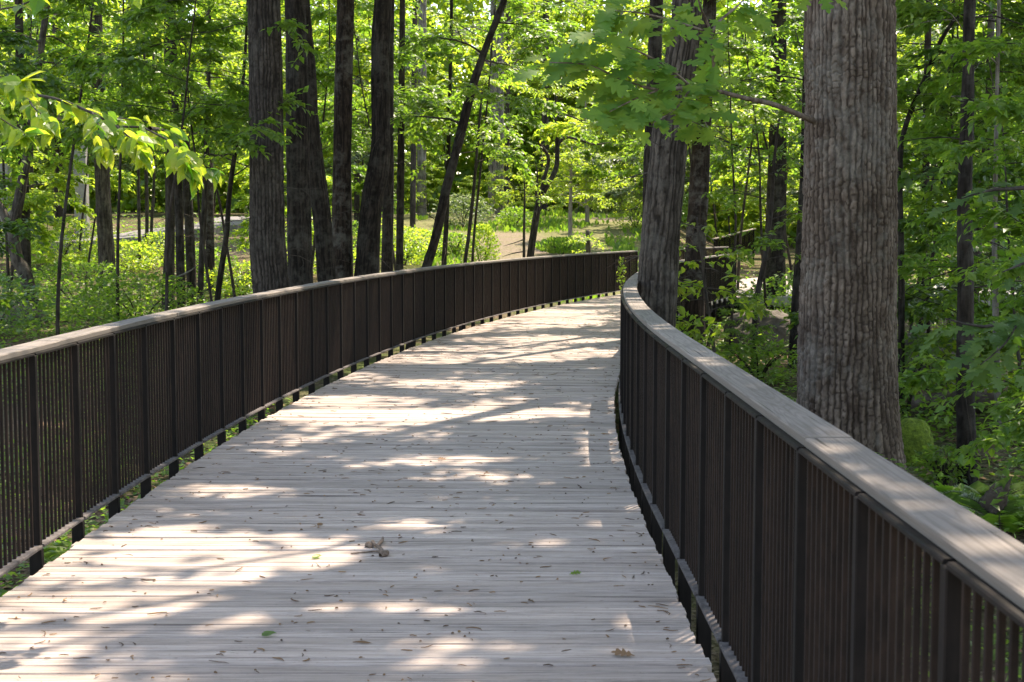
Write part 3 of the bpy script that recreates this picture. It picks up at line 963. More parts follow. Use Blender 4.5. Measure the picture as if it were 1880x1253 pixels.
build_tree("tall_tree", "thickest straight trunk on the left with scaly grey bark",
    [(502, 600, 72), (498, 530, 67), (491, 450, 65), (490, 350, 62), (488, 150, 61), (484, -20, 57)], 20, 16, "grey", .020, (220, 640), (.046, .08), .25, CAN(5.0, 9), seed=51, lumpy=.04)
build_tree("black_trunk_tree", "black straight trunk just right of the thickest left trunk",
    [(556, 600, 48), (552, 500, 45), (549, 400, 44), (546, 200, 42), (544, 60, 38), (540, -20, 36)], 23, 15, "dark", .012, (90, 300), (.05, .2), .2, CAN(4.4, 9), seed=52)
build_tree("bowed_tree", "dark trunk bowing left to lean against its black neighbour",
    [(603, 570, 36), (599, 505, 35), (591, 400, 34), (579, 310, 35), (568, 220, 34), (565, 150, 33), (560, 60, 27), (556, -20, 22)], 24, 14, "dark", .01, (80, 280), (.045, .2), .25, CAN(4), seed=53)
build_tree("patchy_barked_tree", "straight dark trunk with pale peeling patches, centre of the left group",
    [(627, 580, 40), (627, 500, 37), (627, 400, 35), (629, 250, 33), (632, 100, 32), (635, -20, 30)], 25, 15, "red", .012, (80, 280), (.06, .16), .2, CAN(4.4, 9), seed=54)
build_tree("kinked_tree", "dark trunk with a kink at mid height right of the patchy trunk",
    [(668, 570, 50), (673, 500, 45), (677, 430, 42), (684, 360, 40), (693, 320, 41), (699, 260, 36), (698, 150, 34), (699, 70, 35), (704, -20, 33)], 25, 15, "dark", .011, (90, 320), (.045, .14), .3, CAN(4.4, 9), seed=55, lumpy=.09)
build_tree("narrow_black_tree", "narrow black trunk close behind the kinked trunk",
    [(711, 560, 24), (711, 480, 22), (713, 330, 20), (714, 150, 18), (716, -20, 16)], 28, 14, "dark", .007, (50, 200), crown=CAN(3.8, 9), seed=56)
build_tree("slim_tree", "slim dark trunk right of the narrow black trunk",
    [(733, 540, 15), (734, 450, 14), (736, 300, 13), (738, 100, 11), (739, -20, 10)], 33, 14, "dark", .004, (30, 120), crown=CAN(3.4, 9.5), seed=57)
build_tree("slanting_tree", "dark trunk slanting strongly to the right above the left railing",
    [(768, 540, 17), (783, 490, 17), (800, 435, 17), (820, 345, 18), (832, 300, 16), (846, 245, 17), (866, 165, 16), (893, 85, 13), (914, 30, 12), (930, -20, 11)], 26, 11, "dark", .007, (60, 240), (.045, .16), .15,
    CAN(3.8, 7.5), under=dict(z0=3.4, z1=7, n=8, L=1.8, sprays=150, size=.13, leaf="mid"), seed=58, lumpy=.06)
build_tree("thin_pole_tree", "thin dark stem behind the slanting trunk",
    [(815, 490, 10), (820, 400, 9), (824, 250, 8), (828, 80, 7)], 36, 12, "dark", .003, (14, 70), under=dict(z0=4, z1=10, n=12, L=1.6, sprays=170, size=.13, leaf="bright"), seed=59, cat="sapling")
build_tree("thin_bare_sapling", "very thin bare stem left of the round evergreen shrub",
    [(853, 492, 7), (861, 430, 7), (870, 345, 6), (877, 260, 5), (885, 170, 4)], 31, 0, "dark", 0, (8, 50), under=dict(z0=2.8, z1=4.6, n=9, L=1.3, sprays=100, size=.12), seed=60, cat="sapling")
for q, (a, d, lab, bk) in enumerate([
    ([(757, 470, 11), (758, 380, 11), (760, 200, 10), (762, -20, 9)], 55, "distant grey trunk between the slim and slanting trunks", "grey"),
    ([(775, 440, 18), (774, 340, 17), (775, 180, 15), (776, -20, 14)], 66, "distant pale trunk behind the slanting trunk", "pale"),
    ([(901, 420, 13), (903, 330, 13), (905, 180, 12), (906, -20, 11)], 74, "left of the pale far trunks at the clearing's left edge", "pale"),
    ([(917, 425, 16), (917, 330, 15), (918, 180, 14), (919, -20, 13)], 72, "stoutest of the pale far trunks at the clearing's left edge", "pale"),
    ([(930, 420, 10), (931, 330, 10), (932, 180, 9), (932, -20, 8)], 78, "right thin one of the pale far trunks at the clearing's left edge", "grey"),
    ([(998, 392, 15), (1000, 330, 15), (1001, 220, 13), (1003, -20, 11)], 82, "far trunk behind the crooked tree in the clearing", "grey"),
    ([(1139, 436, 7), (1140, 340, 7), (1141, 200, 6), (1142, -20, 5)], 70, "thin pale trunk at the clearing's right, left of the leaning trunk", "pale"),
    ([(1163, 436, 8), (1164, 330, 8), (1166, 180, 7), (1170, -20, 6)], 76, "far trunk touching the left edge of the leaning trunk", "dark"),
    ([(655, 460, 10), (655, 350, 10), (656, 100, 8)], 60, "distant grey stem seen between the patchy and kinked trunks", "grey"),
    ([(108, 330, 18), (106, 200, 17), (104, 100, 16), (104, -20, 15)], 58, "distant grey trunk above the brown pavilion roof", "grey"),
    ([(58, 470, 10), (57, 350, 9), (55, 100, 8)], 52, "far thin trunk left of the pavilion column", "grey")]):
    build_tree("distant_tree", lab, a, d, 20, bk, .006, (24, 80), crown=dict(z0=9, r=4.0, n=14, sprays=330, size=.26, leaf="mid" if q % 2 else "bright"), seed=70 + q, group="distant trunks at the edge of the far wood")

# crooked tree in the clearing
build_tree("crooked_tree", "crooked dark little tree standing alone in the sunny clearing",
    [(973, 478, 14), (978, 440, 13), (985, 395, 13), (991, 365, 12), (1006, 338, 10), (1021, 308, 9), (1023, 265, 8), (1019, 215, 7), (1021, 180, 6), (1040, 145, 4), (1060, 120, 3)],
    44, 0, "dark", .004, (18, 90), flare=.2, under=dict(z0=5.0, z1=6.4, n=9, L=1.9, sprays=190, size=.13, leaf="bright", up=(0, .7)), seed=90, lumpy=.1,
    extra=[([at(992, 362, 44), at(1000, 325, 44), at(1007, 290, 44), at(990, 262, 43.6), at(996, 250, 43.5), at(975, 225, 43.4), at(962, 200, 43)], [.07, .06, .055, .045, .04, .03, .015]),
           ([at(1022, 268, 44), at(1038, 253, 44), at(1062, 257, 44.2), at(1090, 265, 44.4), at(1120, 262, 44.6)], [.06, .05, .035, .025, .012]),
           ([at(1020, 208, 44), at(1040, 212, 43.8), at(1058, 218, 43.5), at(1080, 232, 43.2)], [.04, .03, .022, .01]),
           ([at(988, 378, 44), at(984, 350, 44), at(987, 325, 43.8), at(983, 300, 43.6)], [.05, .035, .025, .012])])
build_tree("thin_dark_sapling", "thin upright dark sapling with bare twigs left of the crooked tree",
    [(962, 478, 6), (962, 430, 5), (963, 370, 4), (963, 330, 3)], 42, 0, "dark", 0, (7, 30), under=dict(z0=2.4, z1=3.2, n=8, L=.8, sprays=50, size=.11, leaf="bright"), seed=91, cat="sapling",
    extra=[([at(962, 440, 42), at(945, 446, 41.5), at(925, 452, 41)], [.02, .015, .006]), ([at(962, 462, 42), at(940, 466, 41.5), at(922, 472, 41)], [.02, .015, .006])])
build_tree("young_maple", "bright yellow green young tree in full sun behind the clearing",
    [(1047, 462, 9), (1047, 400, 8), (1048, 340, 6), (1049, 290, 4), (1050, 270, 3)], 54, 0, "pale", 0, (10, 40),
    under=[dict(z0=2.6, z1=4.6, n=22, L=1.5, L1=.6, sprays=520, size=.13, leaf="bright", up=(.1, .9), sub=3)], seed=92)
build_tree("second_young_maple", "taller lime green young tree right of the crooked tree's branches",
    [(1078, 440, 9), (1078, 380, 8), (1076, 300, 7), (1075, 220, 4), (1075, 180, 3)], 62, 0, "pale", 0, (10, 40),
    under=[dict(z0=2.4, z1=7.2, n=30, L=2.1, L1=.7, sprays=800, size=.14, leaf="bright", up=(.1, .9), sub=3)], seed=93)
build_tree("staked_sapling", "small yellowish sapling above the left railing in the clearing",
    [(1080, 475, 10), (1080, 450, 9), (1079, 425, 7)], 47, 0, "grey", 0, (8, 20), under=[dict(z0=.75, z1=1.35, n=9, L=.55, sprays=60, size=.1, leaf="bright", up=(.1, .9))], seed=94, cat="sapling")

# ------------------------------------------------------------------ understory: made once, then copied
def understory(seed, H, r, nl, nsp, size, kind, droop=.15, z0=.12):
    rng = np.random.default_rng(seed)
    zs = np.linspace(-.25, H, 9)
    path = np.stack([np.cumsum(np.cumsum(rng.normal(0, .05, 9))), np.cumsum(np.cumsum(rng.normal(0, .05, 9))), zs], -1)
    rad = np.linspace(.031, .007, 9) * (H / 6) ** .6
    LB = limbs(rng, path, rad, H * z0, H * .98, nl, r, r * .4, (-.05, .5), 3, droop=droop)
    pos, dr, nm, sz = limb_sprays(rng, LB, nsp, .38, 8, size)
    crown = leaf_mesh("crown", pos, dr, nm, sz, kind, None, rng.random(len(pos)))
    crown.materials.append(LEAF["mid"])
    mb = MB()
    V, F, A = tube(path, rad, 8, 24); mb.add(V, F, A)
    for l in LB:
        V, F, A = tube(l[0], l[1], 4); mb.add(V, F, A)
    return mb.build("trunk", BARK["dark"], smooth=True), crown

FAR = [understory(200 + k, H, r, 24, nsp, .165, "clump", z0=.26) for k, (H, r, nsp) in enumerate([(6.5, 2.3, 820), (8, 2.6, 1050), (5, 2.0, 620), (9.5, 2.8, 1250), (7, 2.4, 950), (11, 3.0, 1500)])]
MID = [understory(300 + k, H, r, 20, nsp, .145, "simple") for k, (H, r, nsp) in enumerate([(5.5, 1.9, 520), (7, 2.1, 680), (4, 1.6, 420), (6.2, 2.2, 640)])]

HIGH = [understory(320 + k, H, r, 16, nsp, .15, "simple", z0=zz) for k, (H, r, nsp, zz) in enumerate([(7.5, 2.3, 560, .50), (9, 2.6, 720, .48), (8, 2.0, 480, .55)])]
def copy_tree_of(meshes, name, label, cat, x, y, s, rz, leaf, group, dz=0.0):
    root = thing(name, label, cat, (x, y, float(ground_z(x, y)) + dz), rz, group, s)
    link("trunk", meshes[0], root)
    c = link("crown", meshes[1], root)
    c.material_slots[0].link = 'OBJECT'
    c.material_slots[0].material = LEAF[leaf]
    return root

TONE = {"bright": "yellow green", "mid": "green", "deep": "dark green", "oak": "soft green", "pine": "grey green"}
LANDMARK = [(20, "the far left curved trunk"), (110, "the pavilion roof"), (195, "the tall grey brown trunk"), (268, "the three thin dark stems"),
            (320, "the flared grey trunk"), (375, "the thin straight grey stem"), (440, "the leaning thin stem"), (490, "the thickest left trunk"), (550, "the black straight trunk"), (595, "the bowed trunk"),
            (628, "the patchy trunk"), (685, "the kinked trunk"), (735, "the slim dark trunk"), (820, "the slanting trunk"), (885, "the round evergreen shrub"),
            (940, "the pale far trunks"), (1000, "the crooked tree"), (1060, "the lime young trees"), (1140, "the thin clearing trunk"), (1215, "the leaning trunk"),
            (1285, "the red brown trunk"), (1340, "the far rising railing"), (1400, "the boulder"), (1465, "the stem by the oak"), (1560, "the thick oak trunk"), (1665, "the mossy stone"),
            (1700, "the shaded trunk"), (1775, "the vine trunk"), (1832, "the pale thin stem"), (1900, "the right border")]
USED = set()
def words(t): return len(t.replace('-', ' ').split())
def unique_label(px, d, leaf, kind):
    near = min(LANDMARK, key=lambda l: abs(l[0] - px))
    side = "left of" if px < near[0] - 14 else "right of" if px > near[0] + 14 else "in line with"
    dist = "near" if d < 18 else "mid distance" if d < 34 else "distant" if d < 52 else "far off"
    for form in ("%s %s %s just %s %s" % (dist, TONE[leaf], kind, side, near[1]),
                 "%s %s loose %s %s %s" % (dist, TONE[leaf], kind, side, near[1]),
                 "%s %s fuller %s %s %s" % (dist, TONE[leaf], kind, side, near[1]),
                 "%s %s wider %s %s %s" % (dist, TONE[leaf], kind, side, near[1])):
        if form not in USED and words(form) <= 14:
            USED.add(form)
            return form
    return "%s %s crowded %s %s %s" % (dist, TONE[leaf], kind, side, near[1])

rng = np.random.default_rng(77)
def put(px, d, s, var, leaf, far=1, kind="understory tree", name="understory_tree", cat="tree", group="leafy understory trees in the woods"):
    x = (px - CX) / FPX * d
    copy_tree_of((MID, FAR, HIGH)[far][var], name, unique_label(px, d, leaf, kind), cat, x, d, s, rng.uniform(0, 6.28), leaf, group)

# chosen ones
for (px, d, sc, var, leaf, kind) in [
        (300, 21, .85, 0, "mid", 2), (100, 24, .95, 1, "mid", 2), (-40, 19, .9, 2, "deep", 2), (210, 29, 1.0, 1, "mid", 2), (400, 27, .9, 2, "mid", 2), (440, 33, 1.1, 0, "bright", 2), (20, 35, 1.1, 1, "mid", 2),
        (150, 40, 1.1, 0, "mid", 2), (330, 43, 1.2, 1, "bright", 2), (560, 34, 1.1, 2, "bright", 2), (650, 38, 1.15, 1, "mid", 2), (740, 36, 1.1, 0, "mid", 2), (690, 30, .9, 2, "mid", 2), (860, 34, 1.0, 1, "mid", 2),
        (-80, 23, 1.0, 1, "deep", 0), (140, 47, 1.2, 2, "bright", 2), (95, 44, .55, 1, "bright", 0),
        (1340, 24, .85, 0, "mid", 2), (1295, 33, 1.0, 1, "bright", 2), (1410, 28, .95, 2, "mid", 2), (1350, 38, 1.1, 1, "mid", 2), (1345, 20.5, .33, 2, "mid", 0), (1470, 36, 1.2, 0, "mid", 2),
        (1700, 19, .9, 1, "deep", 0), (1765, 17.5, .8, 3, "mid", 0), (1900, 15, .8, 0, "mid", 0), (1910, 18, 1.1, 1, "deep", 0), (1665, 24, 1.0, 0, "deep", 0), (1825, 26, 1.1, 3, "deep", 0), (1745, 30, 1.2, 1, "mid", 0),
        (2010, 10.5, .6, 3, "mid", 0), (2150, 9, .62, 0, "mid", 2),
        (900, 86, 1.4, 1, "bright", 1), (985, 84, 1.4, 3, "bright", 1), (1100, 86, 1.4, 3, "bright", 1), (830, 85, 1.3, 5, "bright", 1),
        (790, 66, .62, 0, "bright", 0), (845, 69, .5, 2, "bright", 0), (905, 67, .55, 3, "bright", 0), (950, 71, .7, 0, "bright", 0), (1000, 68, .55, 1, "bright", 0), (1060, 72, .7, 3, "bright", 0), (1110, 74, .6, 1, "bright", 0),
        (1150, 69, .6, 0, "bright", 0), (1180, 73, .8, 2, "bright", 0), (730, 64, .6, 3, "bright", 0), (660, 61, .6, 1, "bright", 0)]:
    put(px, d, sc, var, leaf, kind)
# filling rows, thinner round the clearing
for (d, step, tones) in ((37, 150, ("mid", "bright", "mid", "bright")), (44, 130, ("mid", "bright", "bright")), (52, 115, ("bright", "mid", "bright")), (61, 100, ("bright", "mid", "pine", "bright")), (72, 90, ("mid", "bright", "bright", "pine")), (84, 80, ("bright", "mid", "bright"))):
    px = -130
    while px < 1930:
        px += step * rng.uniform(.75, 1.25)
        dd = d * rng.uniform(.94, 1.07)
        if 700 < px < 1190 and dd < 81: continue
        if 560 < px < 1330 and dd < 48: continue
        if 40 < px < 470 and dd < 68: continue
        if 1280 < px < 1480 and dd < 56: continue
        x = (px - CX) / FPX * dd
        if abs(float(off_boardwalk(x, dd))) < 4.2 and dd < 56: continue
        put(px, dd, rng.uniform(.8, 1.25) * (1 + .004 * max(0, d - 40)), int(rng.integers(0, 6)), tones[int(rng.integers(0, len(tones)))])

# far wood that closes the view: one mass
def far_wood():
    rng = np.random.default_rng(5)
    N = 150000
    a = rng.uniform(-.62, .62, N)
    rr = rng.uniform(92, 112, N)
    x, y = rr * np.sin(a), rr * np.cos(a)
    top = 20 + 7 * fbm(a * 30, rr * .05, 3)
    z = ground_z(x, y) + top * rng.random(N) ** .9
    keep = fbm(a * 60, z * .35, 9) > .36
    pos = np.stack([x, y, z], -1)[keep]
    m = 60000
    a = rng.uniform(-.62, .62, m); rr = rng.uniform(84, 112, m)
    x, y = rr * np.sin(a), rr * np.cos(a)
    pos = np.concatenate([pos, np.stack([x, y, ground_z(x, y) + 11 * rng.random(m) ** 1.3], -1)])
    n = len(pos)
    dr = rng.normal(0, 1, (n, 3)); dr[:, 2] -= .4
    nm = rng.normal(0, .7, (n, 3)) + np.array([0, 0, 1.])
    return leaf_mesh("far_wood", pos, dr, nm, rng.uniform(.40, .80, n), "clump", LEAF["bright"], rng.random(n))
tag(link("far_wood", far_wood()), "far wood of mingled green crowns closing the view behind all the trees", "forest", kind="stuff")

# ------------------------------------------------------------------ ground cover
def ground_cover():
    rng = np.random.default_rng(8)
    P, S = [], []
    def patch(n, fx, fy, hmax, size, dens=.5):
        x, y = fx(n), fy(n)
        o = np.abs(off_boardwalk(x, y))
        k = (o > 1.72) & (fbm(x * .9, y * .9, 31) > dens) & (y > 1)
        pxx = CX + FPX * x / np.maximum(y, 1)
        k &= ~((pxx > 700) & (pxx < 1240) & (y > 42))
        k &= np.hypot((x - 3.6) / .6, (y - 12.2) / 1.7) > 1
        x, y = x[k], y[k]
        h = hmax * rng.random(k.sum()) ** 1.6 * (.5 + fbm(x * 1.7, y * 1.7, 33))
        h = np.where(o[k] < 2.2, np.minimum(h, .25), h)
        P.append(np.stack([x, y, ground_z(x, y) + .02 + h], -1)); S.append(size * rng.uniform(.5, 1.3, k.sum()))
    U = rng.uniform
    patch(9000, lambda n: U(-4.6, -2.3, n), lambda n: U(4.5, 16, n), .30, .075, .44)
    patch(11000, lambda n: U(1.2, 5.5, n), lambda n: U(2.5, 16, n), .40, .085, .42)
    patch(18000, lambda n: U(2.5, 12, n), lambda n: U(11, 30, n), .45, .10, .45)
    patch(26000, lambda n: U(-16, -3.5, n), lambda n: U(16, 40, n), .45, .11, .46)
    patch(16000, lambda n: U(-26, -6, n), lambda n: U(36, 60, n), .7, .14, .44)
    patch(9000, lambda n: U(4, 24, n), lambda n: U(28, 55, n), .6, .14, .44)
    pos = np.concatenate(P); s = np.concatenate(S); n = len(pos)
    dr = rng.normal(0, 1, (n, 3)); dr[:, 2] = rng.normal(.05, .3, n)
    nm = rng.normal(0, .35, (n, 3)) + np.array([0, 0, 1.])
    return leaf_mesh("undergrowth", pos, dr, nm, s, "simple", LEAF["mid"], rng.random(n))
tag(link("undergrowth", ground_cover()), "low leafy undergrowth covering the forest floor", "undergrowth", kind="stuff")

def grass_blades():
    rng = np.random.default_rng(9)
    n = 9000
    px = rng.uniform(690, 1240, n); y = rng.uniform(36, 74, n)
    x = (px - CX) / FPX * y
    o = np.abs(off_boardwalk(x, y))
    k = (o > 2.2) & (fbm(x * .5, y * .3, 41) > .56) & ~((np.hypot((px - 935) / 80, (y - 50) / 8) < 1))
    x, y = x[k], y[k]; n = len(x)
    pos = np.stack([x, y, ground_z(x, y)], -1)
    dr = rng.normal(0, .35, (n, 3)); dr[:, 2] = 1
    nm = rng.normal(0, 1, (n, 3)); nm[:, 2] *= .2
    return leaf_mesh("grass", pos, dr, nm, rng.uniform(.10, .34, n) * (.4 + fbm(x * .8, y * .5, 43)), "clump", LEAF["mid"], rng.random(n))
tag(link("grass", grass_blades()), "sunny grass of the clearing beyond the left railing", "grass", kind="stuff")

def dead_leaves():
    rng = np.random.default_rng(10)
    n = 16000
    x = np.concatenate([rng.uniform(-5, -2.3, 5000), rng.uniform(1.2, 6, 5000), rng.uniform(-15, -3, 6000)])
    y = np.concatenate([rng.uniform(3, 18, 5000), rng.uniform(2, 26, 5000), rng.uniform(18, 40, 6000)])
    k = np.abs(off_boardwalk(x, y)) > 1.4
    x, y = x[k], y[k]; n = len(x)
    pos = np.stack([x, y, ground_z(x, y) + .015], -1)
    dr = rng.normal(0, 1, (n, 3)); dr[:, 2] *= .15
    nm = rng.normal(0, .25, (n, 3)) + np.array([0, 0, 1.])
    return leaf_mesh("dead_leaves", pos, dr, nm, rng.uniform(.05, .11, n), "simple", M_LITTER, rng.random(n) * .9)
tag(link("dead_leaves", dead_leaves()), "brown fallen leaves lying on the forest floor", "leaf litter", kind="stuff")

# catkins and crumbs on the boards
def deck_litter():
    rng = np.random.default_rng(12)
    mb = MB()
    n = 2100
    for q in range(n):
        y = 3.2 + 26 * rng.random() ** 1.5
        o = rng.uniform(-1.48, 1.48)
        if rng.random() < .35:          # drifts
            o = rng.choice([-1, 1]) * (1.49 - abs(rng.normal(0, .16))) if rng.random() < .5 else np.clip(rng.normal(.25, .5), -1.4, 1.4)
        x, yy, h = way(y, o)
        L = rng.choice([.012, .026, .05, .085], p=[.30, .32, .26, .12]) * rng.uniform(.7, 1.3)
        a = rng.normal(0, .5) if rng.random() < .65 else rng.uniform(0, 3.14)
        m = 5
        c = rng.normal(0, 1.2)
        pts, ang = [np.array([float(x), float(yy), .004])], a
        for s in range(m - 1):
            ang += c / m + rng.normal(0, .35)
            pts.append(pts[-1] + np.array([math.cos(ang), math.sin(ang), rng.normal(0, .06)]) * L / (m - 1))
        r = rng.uniform(.0016, .0038) if L > .018 else rng.uniform(.003, .0065)
        V, F, A = tube(np.array(pts), np.array([.6, 1, 1.1, .9, .5]) * r, 4)
        V[:, 2] = np.maximum(V[:, 2], .0022)
        mb.add(V, F, A, rng.random() * .85)
    return mb.build("leaf_litter", M_LITTER)
tag(link("leaf_litter", deck_litter()), "brown catkins and leaf crumbs strewn over the boardwalk boards", "litter", kind="stuff")

# twig, leaf and a few dry leaves lying on the boards
def twig_thing():
    p = on_plane(700, 1014, 0.0)
    root = thing("twig", "knobbly broken oak twig lying on the boards in a patch of sun", "twig", (p[0], p[1], 0))
    s = 1 / 420.0
    def P(px, py, z): 
        q = on_plane(px, py, 0.0) - p
        return np.array([q[0], q[1], z])
    mb = MB()
    for pts, r in (([P(644, 1019, .006), P(668, 1017, .007), P(692, 1016, .009), P(706, 1022, .012)], [.0035, .0045, .006, .010]),
                   ([P(705, 1021, .012), P(696, 1012, .02), P(688, 1006, .016), P(684, 1001, .018)], [.011, .009, .008, .010]),
                   ([P(692, 1007, .013), P(697, 1003, .014), P(702, 998, .018), P(703, 994, .02)], [.007, .009, .0095, .006]),
                   ([P(698, 1024, .010), P(706, 1022, .014), P(711, 1018, .012)], [.012, .019, .011])):
        V, F, A = tube(np.array(pts), np.array(r), 8, 16, lumpy=.25, seed=3); mb.add(V, F, A)
    link("stem", mb.build("stem", M_TWIG, smooth=True), root)
    mb = MB()
    V, F, A = tube(np.array([P(673, 1006, .002), P(675, 1005, .012), P(678, 1005, .012), P(680, 1007, .004)]), np.array([.009, .017, .017, .009]), 8, 8, lumpy=.2)
    mb.add(V, F, A)
    link("gall", mb.build("gall", M_TWIG, smooth=True), root)
twig_thing()

def leaf_on_deck(px, py, size, mat, label, name, ang, kind="ovate"):
    p = on_plane(px, py, 0.0)
    d = np.array([[math.cos(ang), math.sin(ang), .25]])
    me = leaf_mesh(name, np.array([[0, 0, .006]]), d, np.array([[.2, -.3, 1.0]]), np.array([size]), kind, mat, np.array([.55]))
    tag(link(name, me, None, (p[0], p[1], 0)), label, "leaf")
leaf_on_deck(573, 1027, .055, LEAF["bright"], "small fresh green leaf lying on the boards left of the twig", "fallen_leaf", .6)
leaf_on_deck(820, 846, .07, M_LITTER, "curled brown dry leaf lying mid deck in a sun patch", "fallen_leaf", 2.9, "oak")
leaf_on_deck(1045, 1057, .06, LEAF["oak"], "torn green leaf bit lying on the boards right of the twig", "fallen_leaf", .2, "oak")
leaf_on_deck(1165, 1207, .09, M_LITTER, "dark dry leaf lying near the right deck edge at the bottom", "fallen_leaf", 3.0, "oak")
leaf_on_deck(583, 968, .05, M_LITTER, "small dark acorn leaf crumb lying on the boards above the twig", "fallen_leaf", 1.0)
leaf_on_deck(480, 1170, .06, LEAF["deep"], "small dark green leaf lying on the shaded lower left boards", "fallen_leaf", .3)

# ------------------------------------------------------------------ leafy branches in front
def branch_px(pts, depth):
    return np.array([at(x, y, d) for (x, y, d) in depth])

def left_branch():
    rng = np.random.default_rng(21)
    bx, by = -4.3, 6.9
    gz = float(ground_z(bx, by))
    base = np.array([bx, by, gz])
    root = thing("young_hickory", "sunlit branch with yellow green leaves reaching in over the left railing", "tree", tuple(base))
    mb = MB()
    tr = np.array([[bx, by, gz - .2], [bx + .05, by, gz + 1], [bx + .12, by - .03, gz + 2.2], [bx + .1, by, gz + 3.4], [bx, by + .1, gz + 5.0]])
    V, F, A = tube(tr - base, np.array([.05, .045, .038, .03, .015]), 10, 30); mb.add(V, F, A)
    start = tr[2] + np.array([.0, 0, .35])
    main = np.vstack([start, [at(-120, 130, 6.75), at(45, 170, 6.7), at(110, 184, 6.6), at(170, 208, 6.5), at(215, 233, 6.45), at(275, 236, 6.4), at(320, 268, 6.35), at(355, 288, 6.3), at(385, 310, 6.28)]])
    subs = [main,
            np.array([at(45, 170, 6.7), at(60, 195, 6.4), at(75, 210, 6.2), at(90, 225, 6.1)]),
            np.array([at(170, 208, 6.5), at(180, 228, 6.3), at(182, 250, 6.2), at(190, 272, 6.15)]),
            np.array([at(110, 184, 6.6), at(150, 200, 6.9), at(205, 215, 7.0), at(260, 222, 7.1), at(300, 232, 7.1)]),
            np.array([at(-120, 130, 6.75), at(-40, 190, 6.3), at(20, 230, 6.1), at(45, 245, 6.0)]),
            np.array([at(-40, 190, 6.3), at(-10, 160, 6.0), at(20, 155, 5.9), at(40, 150, 5.8)]),
            np.array([at(215, 233, 6.45), at(235, 250, 6.3), at(250, 262, 6.25), at(262, 280, 6.2)]),
            np.array([at(275, 236, 6.4), at(300, 240, 6.6), at(318, 250, 6.7), at(330, 262, 6.7)]),
            np.array([at(320, 268, 6.35), at(335, 285, 6.2), at(345, 305, 6.1), at(352, 318, 6.1)])]
    subs.append(np.vstack([tr[3], [at(-60, 20, 6.5), at(100, -22, 6.3), at(190, -30, 6.2), at(235, -25, 6.2)]]))
    pos, dr = [], []
    for q, s in enumerate(subs):
        V, F, A = tube(s - base, np.linspace(.011 if q in (0, 7) else .005, .002, len(s)), 6, 24); mb.add(V, F, A)
        C = catmull(s, 40)
        T = norm(np.gradient(C, axis=0))
        lo = 10 if q in (0, 7) else 5
        for i in range(lo, 40, 2 if q else 1):
            for sg in (-1, 1):
                if rng.random() < .08: continue
                sd = np.cross(T[i], [0, 0, 1.]) * sg
                v = T[i] * rng.uniform(.3, .9) + sd * rng.uniform(.2, .9) + np.array([0, 0, -rng.uniform(.2, 1.0)]) + rng.normal(0, .2, 3)
                pos.append(C[i] - base + rng.normal(0, .012, 3)); dr.append(v)
        for _ in range(7):
            pos.append(C[-1] - base); dr.append(T[-1] + rng.normal(0, .5, 3) + np.array([0, 0, -.5]))
    pos, dr = np.array(pos), np.array(dr)
    n = len(pos)
    nm = rng.normal(0, .45, (n, 3)) + np.array([0, -.15, 1.])
    link("foliage", leaf_mesh("foliage", pos, dr, nm, rng.uniform(.06, .112, n), "ovate", LEAF["young"], rng.random(n)), root)
    link("trunk", mb.build("trunk", BARK["grey"], smooth=True), root)
left_branch()

def right_branches():
    rng = np.random.default_rng(29)
    host = [o for o in bpy.data.objects if o.name.startswith("shade_tree")][0]
    base = np.array(host.location)
    t0 = np.array([base[0], base[1], 2.6])
    mb = MB(); pos, dr = [], []
    A1 = np.array([t0 - [0, 0, .9], at(2150, 560, 8.2), at(1960, 575, 8.0), at(1870, 590, 7.9), at(1800, 600, 7.8), at(1735, 585, 7.8)])
    A2 = np.array([t0, at(2150, 300, 8.5), at(1960, 330, 8.4), at(1880, 345, 8.3), at(1815, 350, 8.2), at(1765, 365, 8.2)])
    A3 = np.array([t0 - [0, 0, .4], at(2150, 440, 8.0), at(1960, 460, 7.8), at(1890, 480, 7.7), at(1840, 500, 7.6)])
    A4 = np.array([at(1870, 590, 7.9), at(1850, 625, 7.6), at(1825, 650, 7.5), at(1800, 670, 7.4)])
    for q, (S_, cnt) in enumerate(((A1, 60), (A2, 46), (A3, 34), (A4, 26))):
        V, F, A = tube(S_ - base, np.linspace(.03 if q < 3 else .007, .003, len(S_)), 7, 40); mb.add(V, F, A)
        C = catmull(S_, 80); T = norm(np.gradient(C, axis=0))
        for _ in range(cnt):
            i = int(rng.integers(30 if q < 3 else 10, 80))
            a = rng.normal(0, .9)
            v = np.array([T[i][0] * math.cos(a) - T[i][1] * math.sin(a), T[i][0] * math.sin(a) + T[i][1] * math.cos(a), rng.uniform(-.6, .05)])
            pos.append(C[i] - base + v * rng.uniform(.02, .16) + rng.normal(0, .04, 3)); dr.append(v)
    pos, dr = np.array(pos), np.array(dr); n = len(pos)
    nm = rng.normal(0, .3, (n, 3)) + np.array([0, -.35, 1.])
    b = link("branch", mb.build("branch", BARK["dark"], smooth=True), host)
    link("leaves", leaf_mesh("leaves", pos, dr, nm, rng.uniform(.10, .17, n), "oak", LEAF["deep"], rng.random(n)), b)
right_branches()

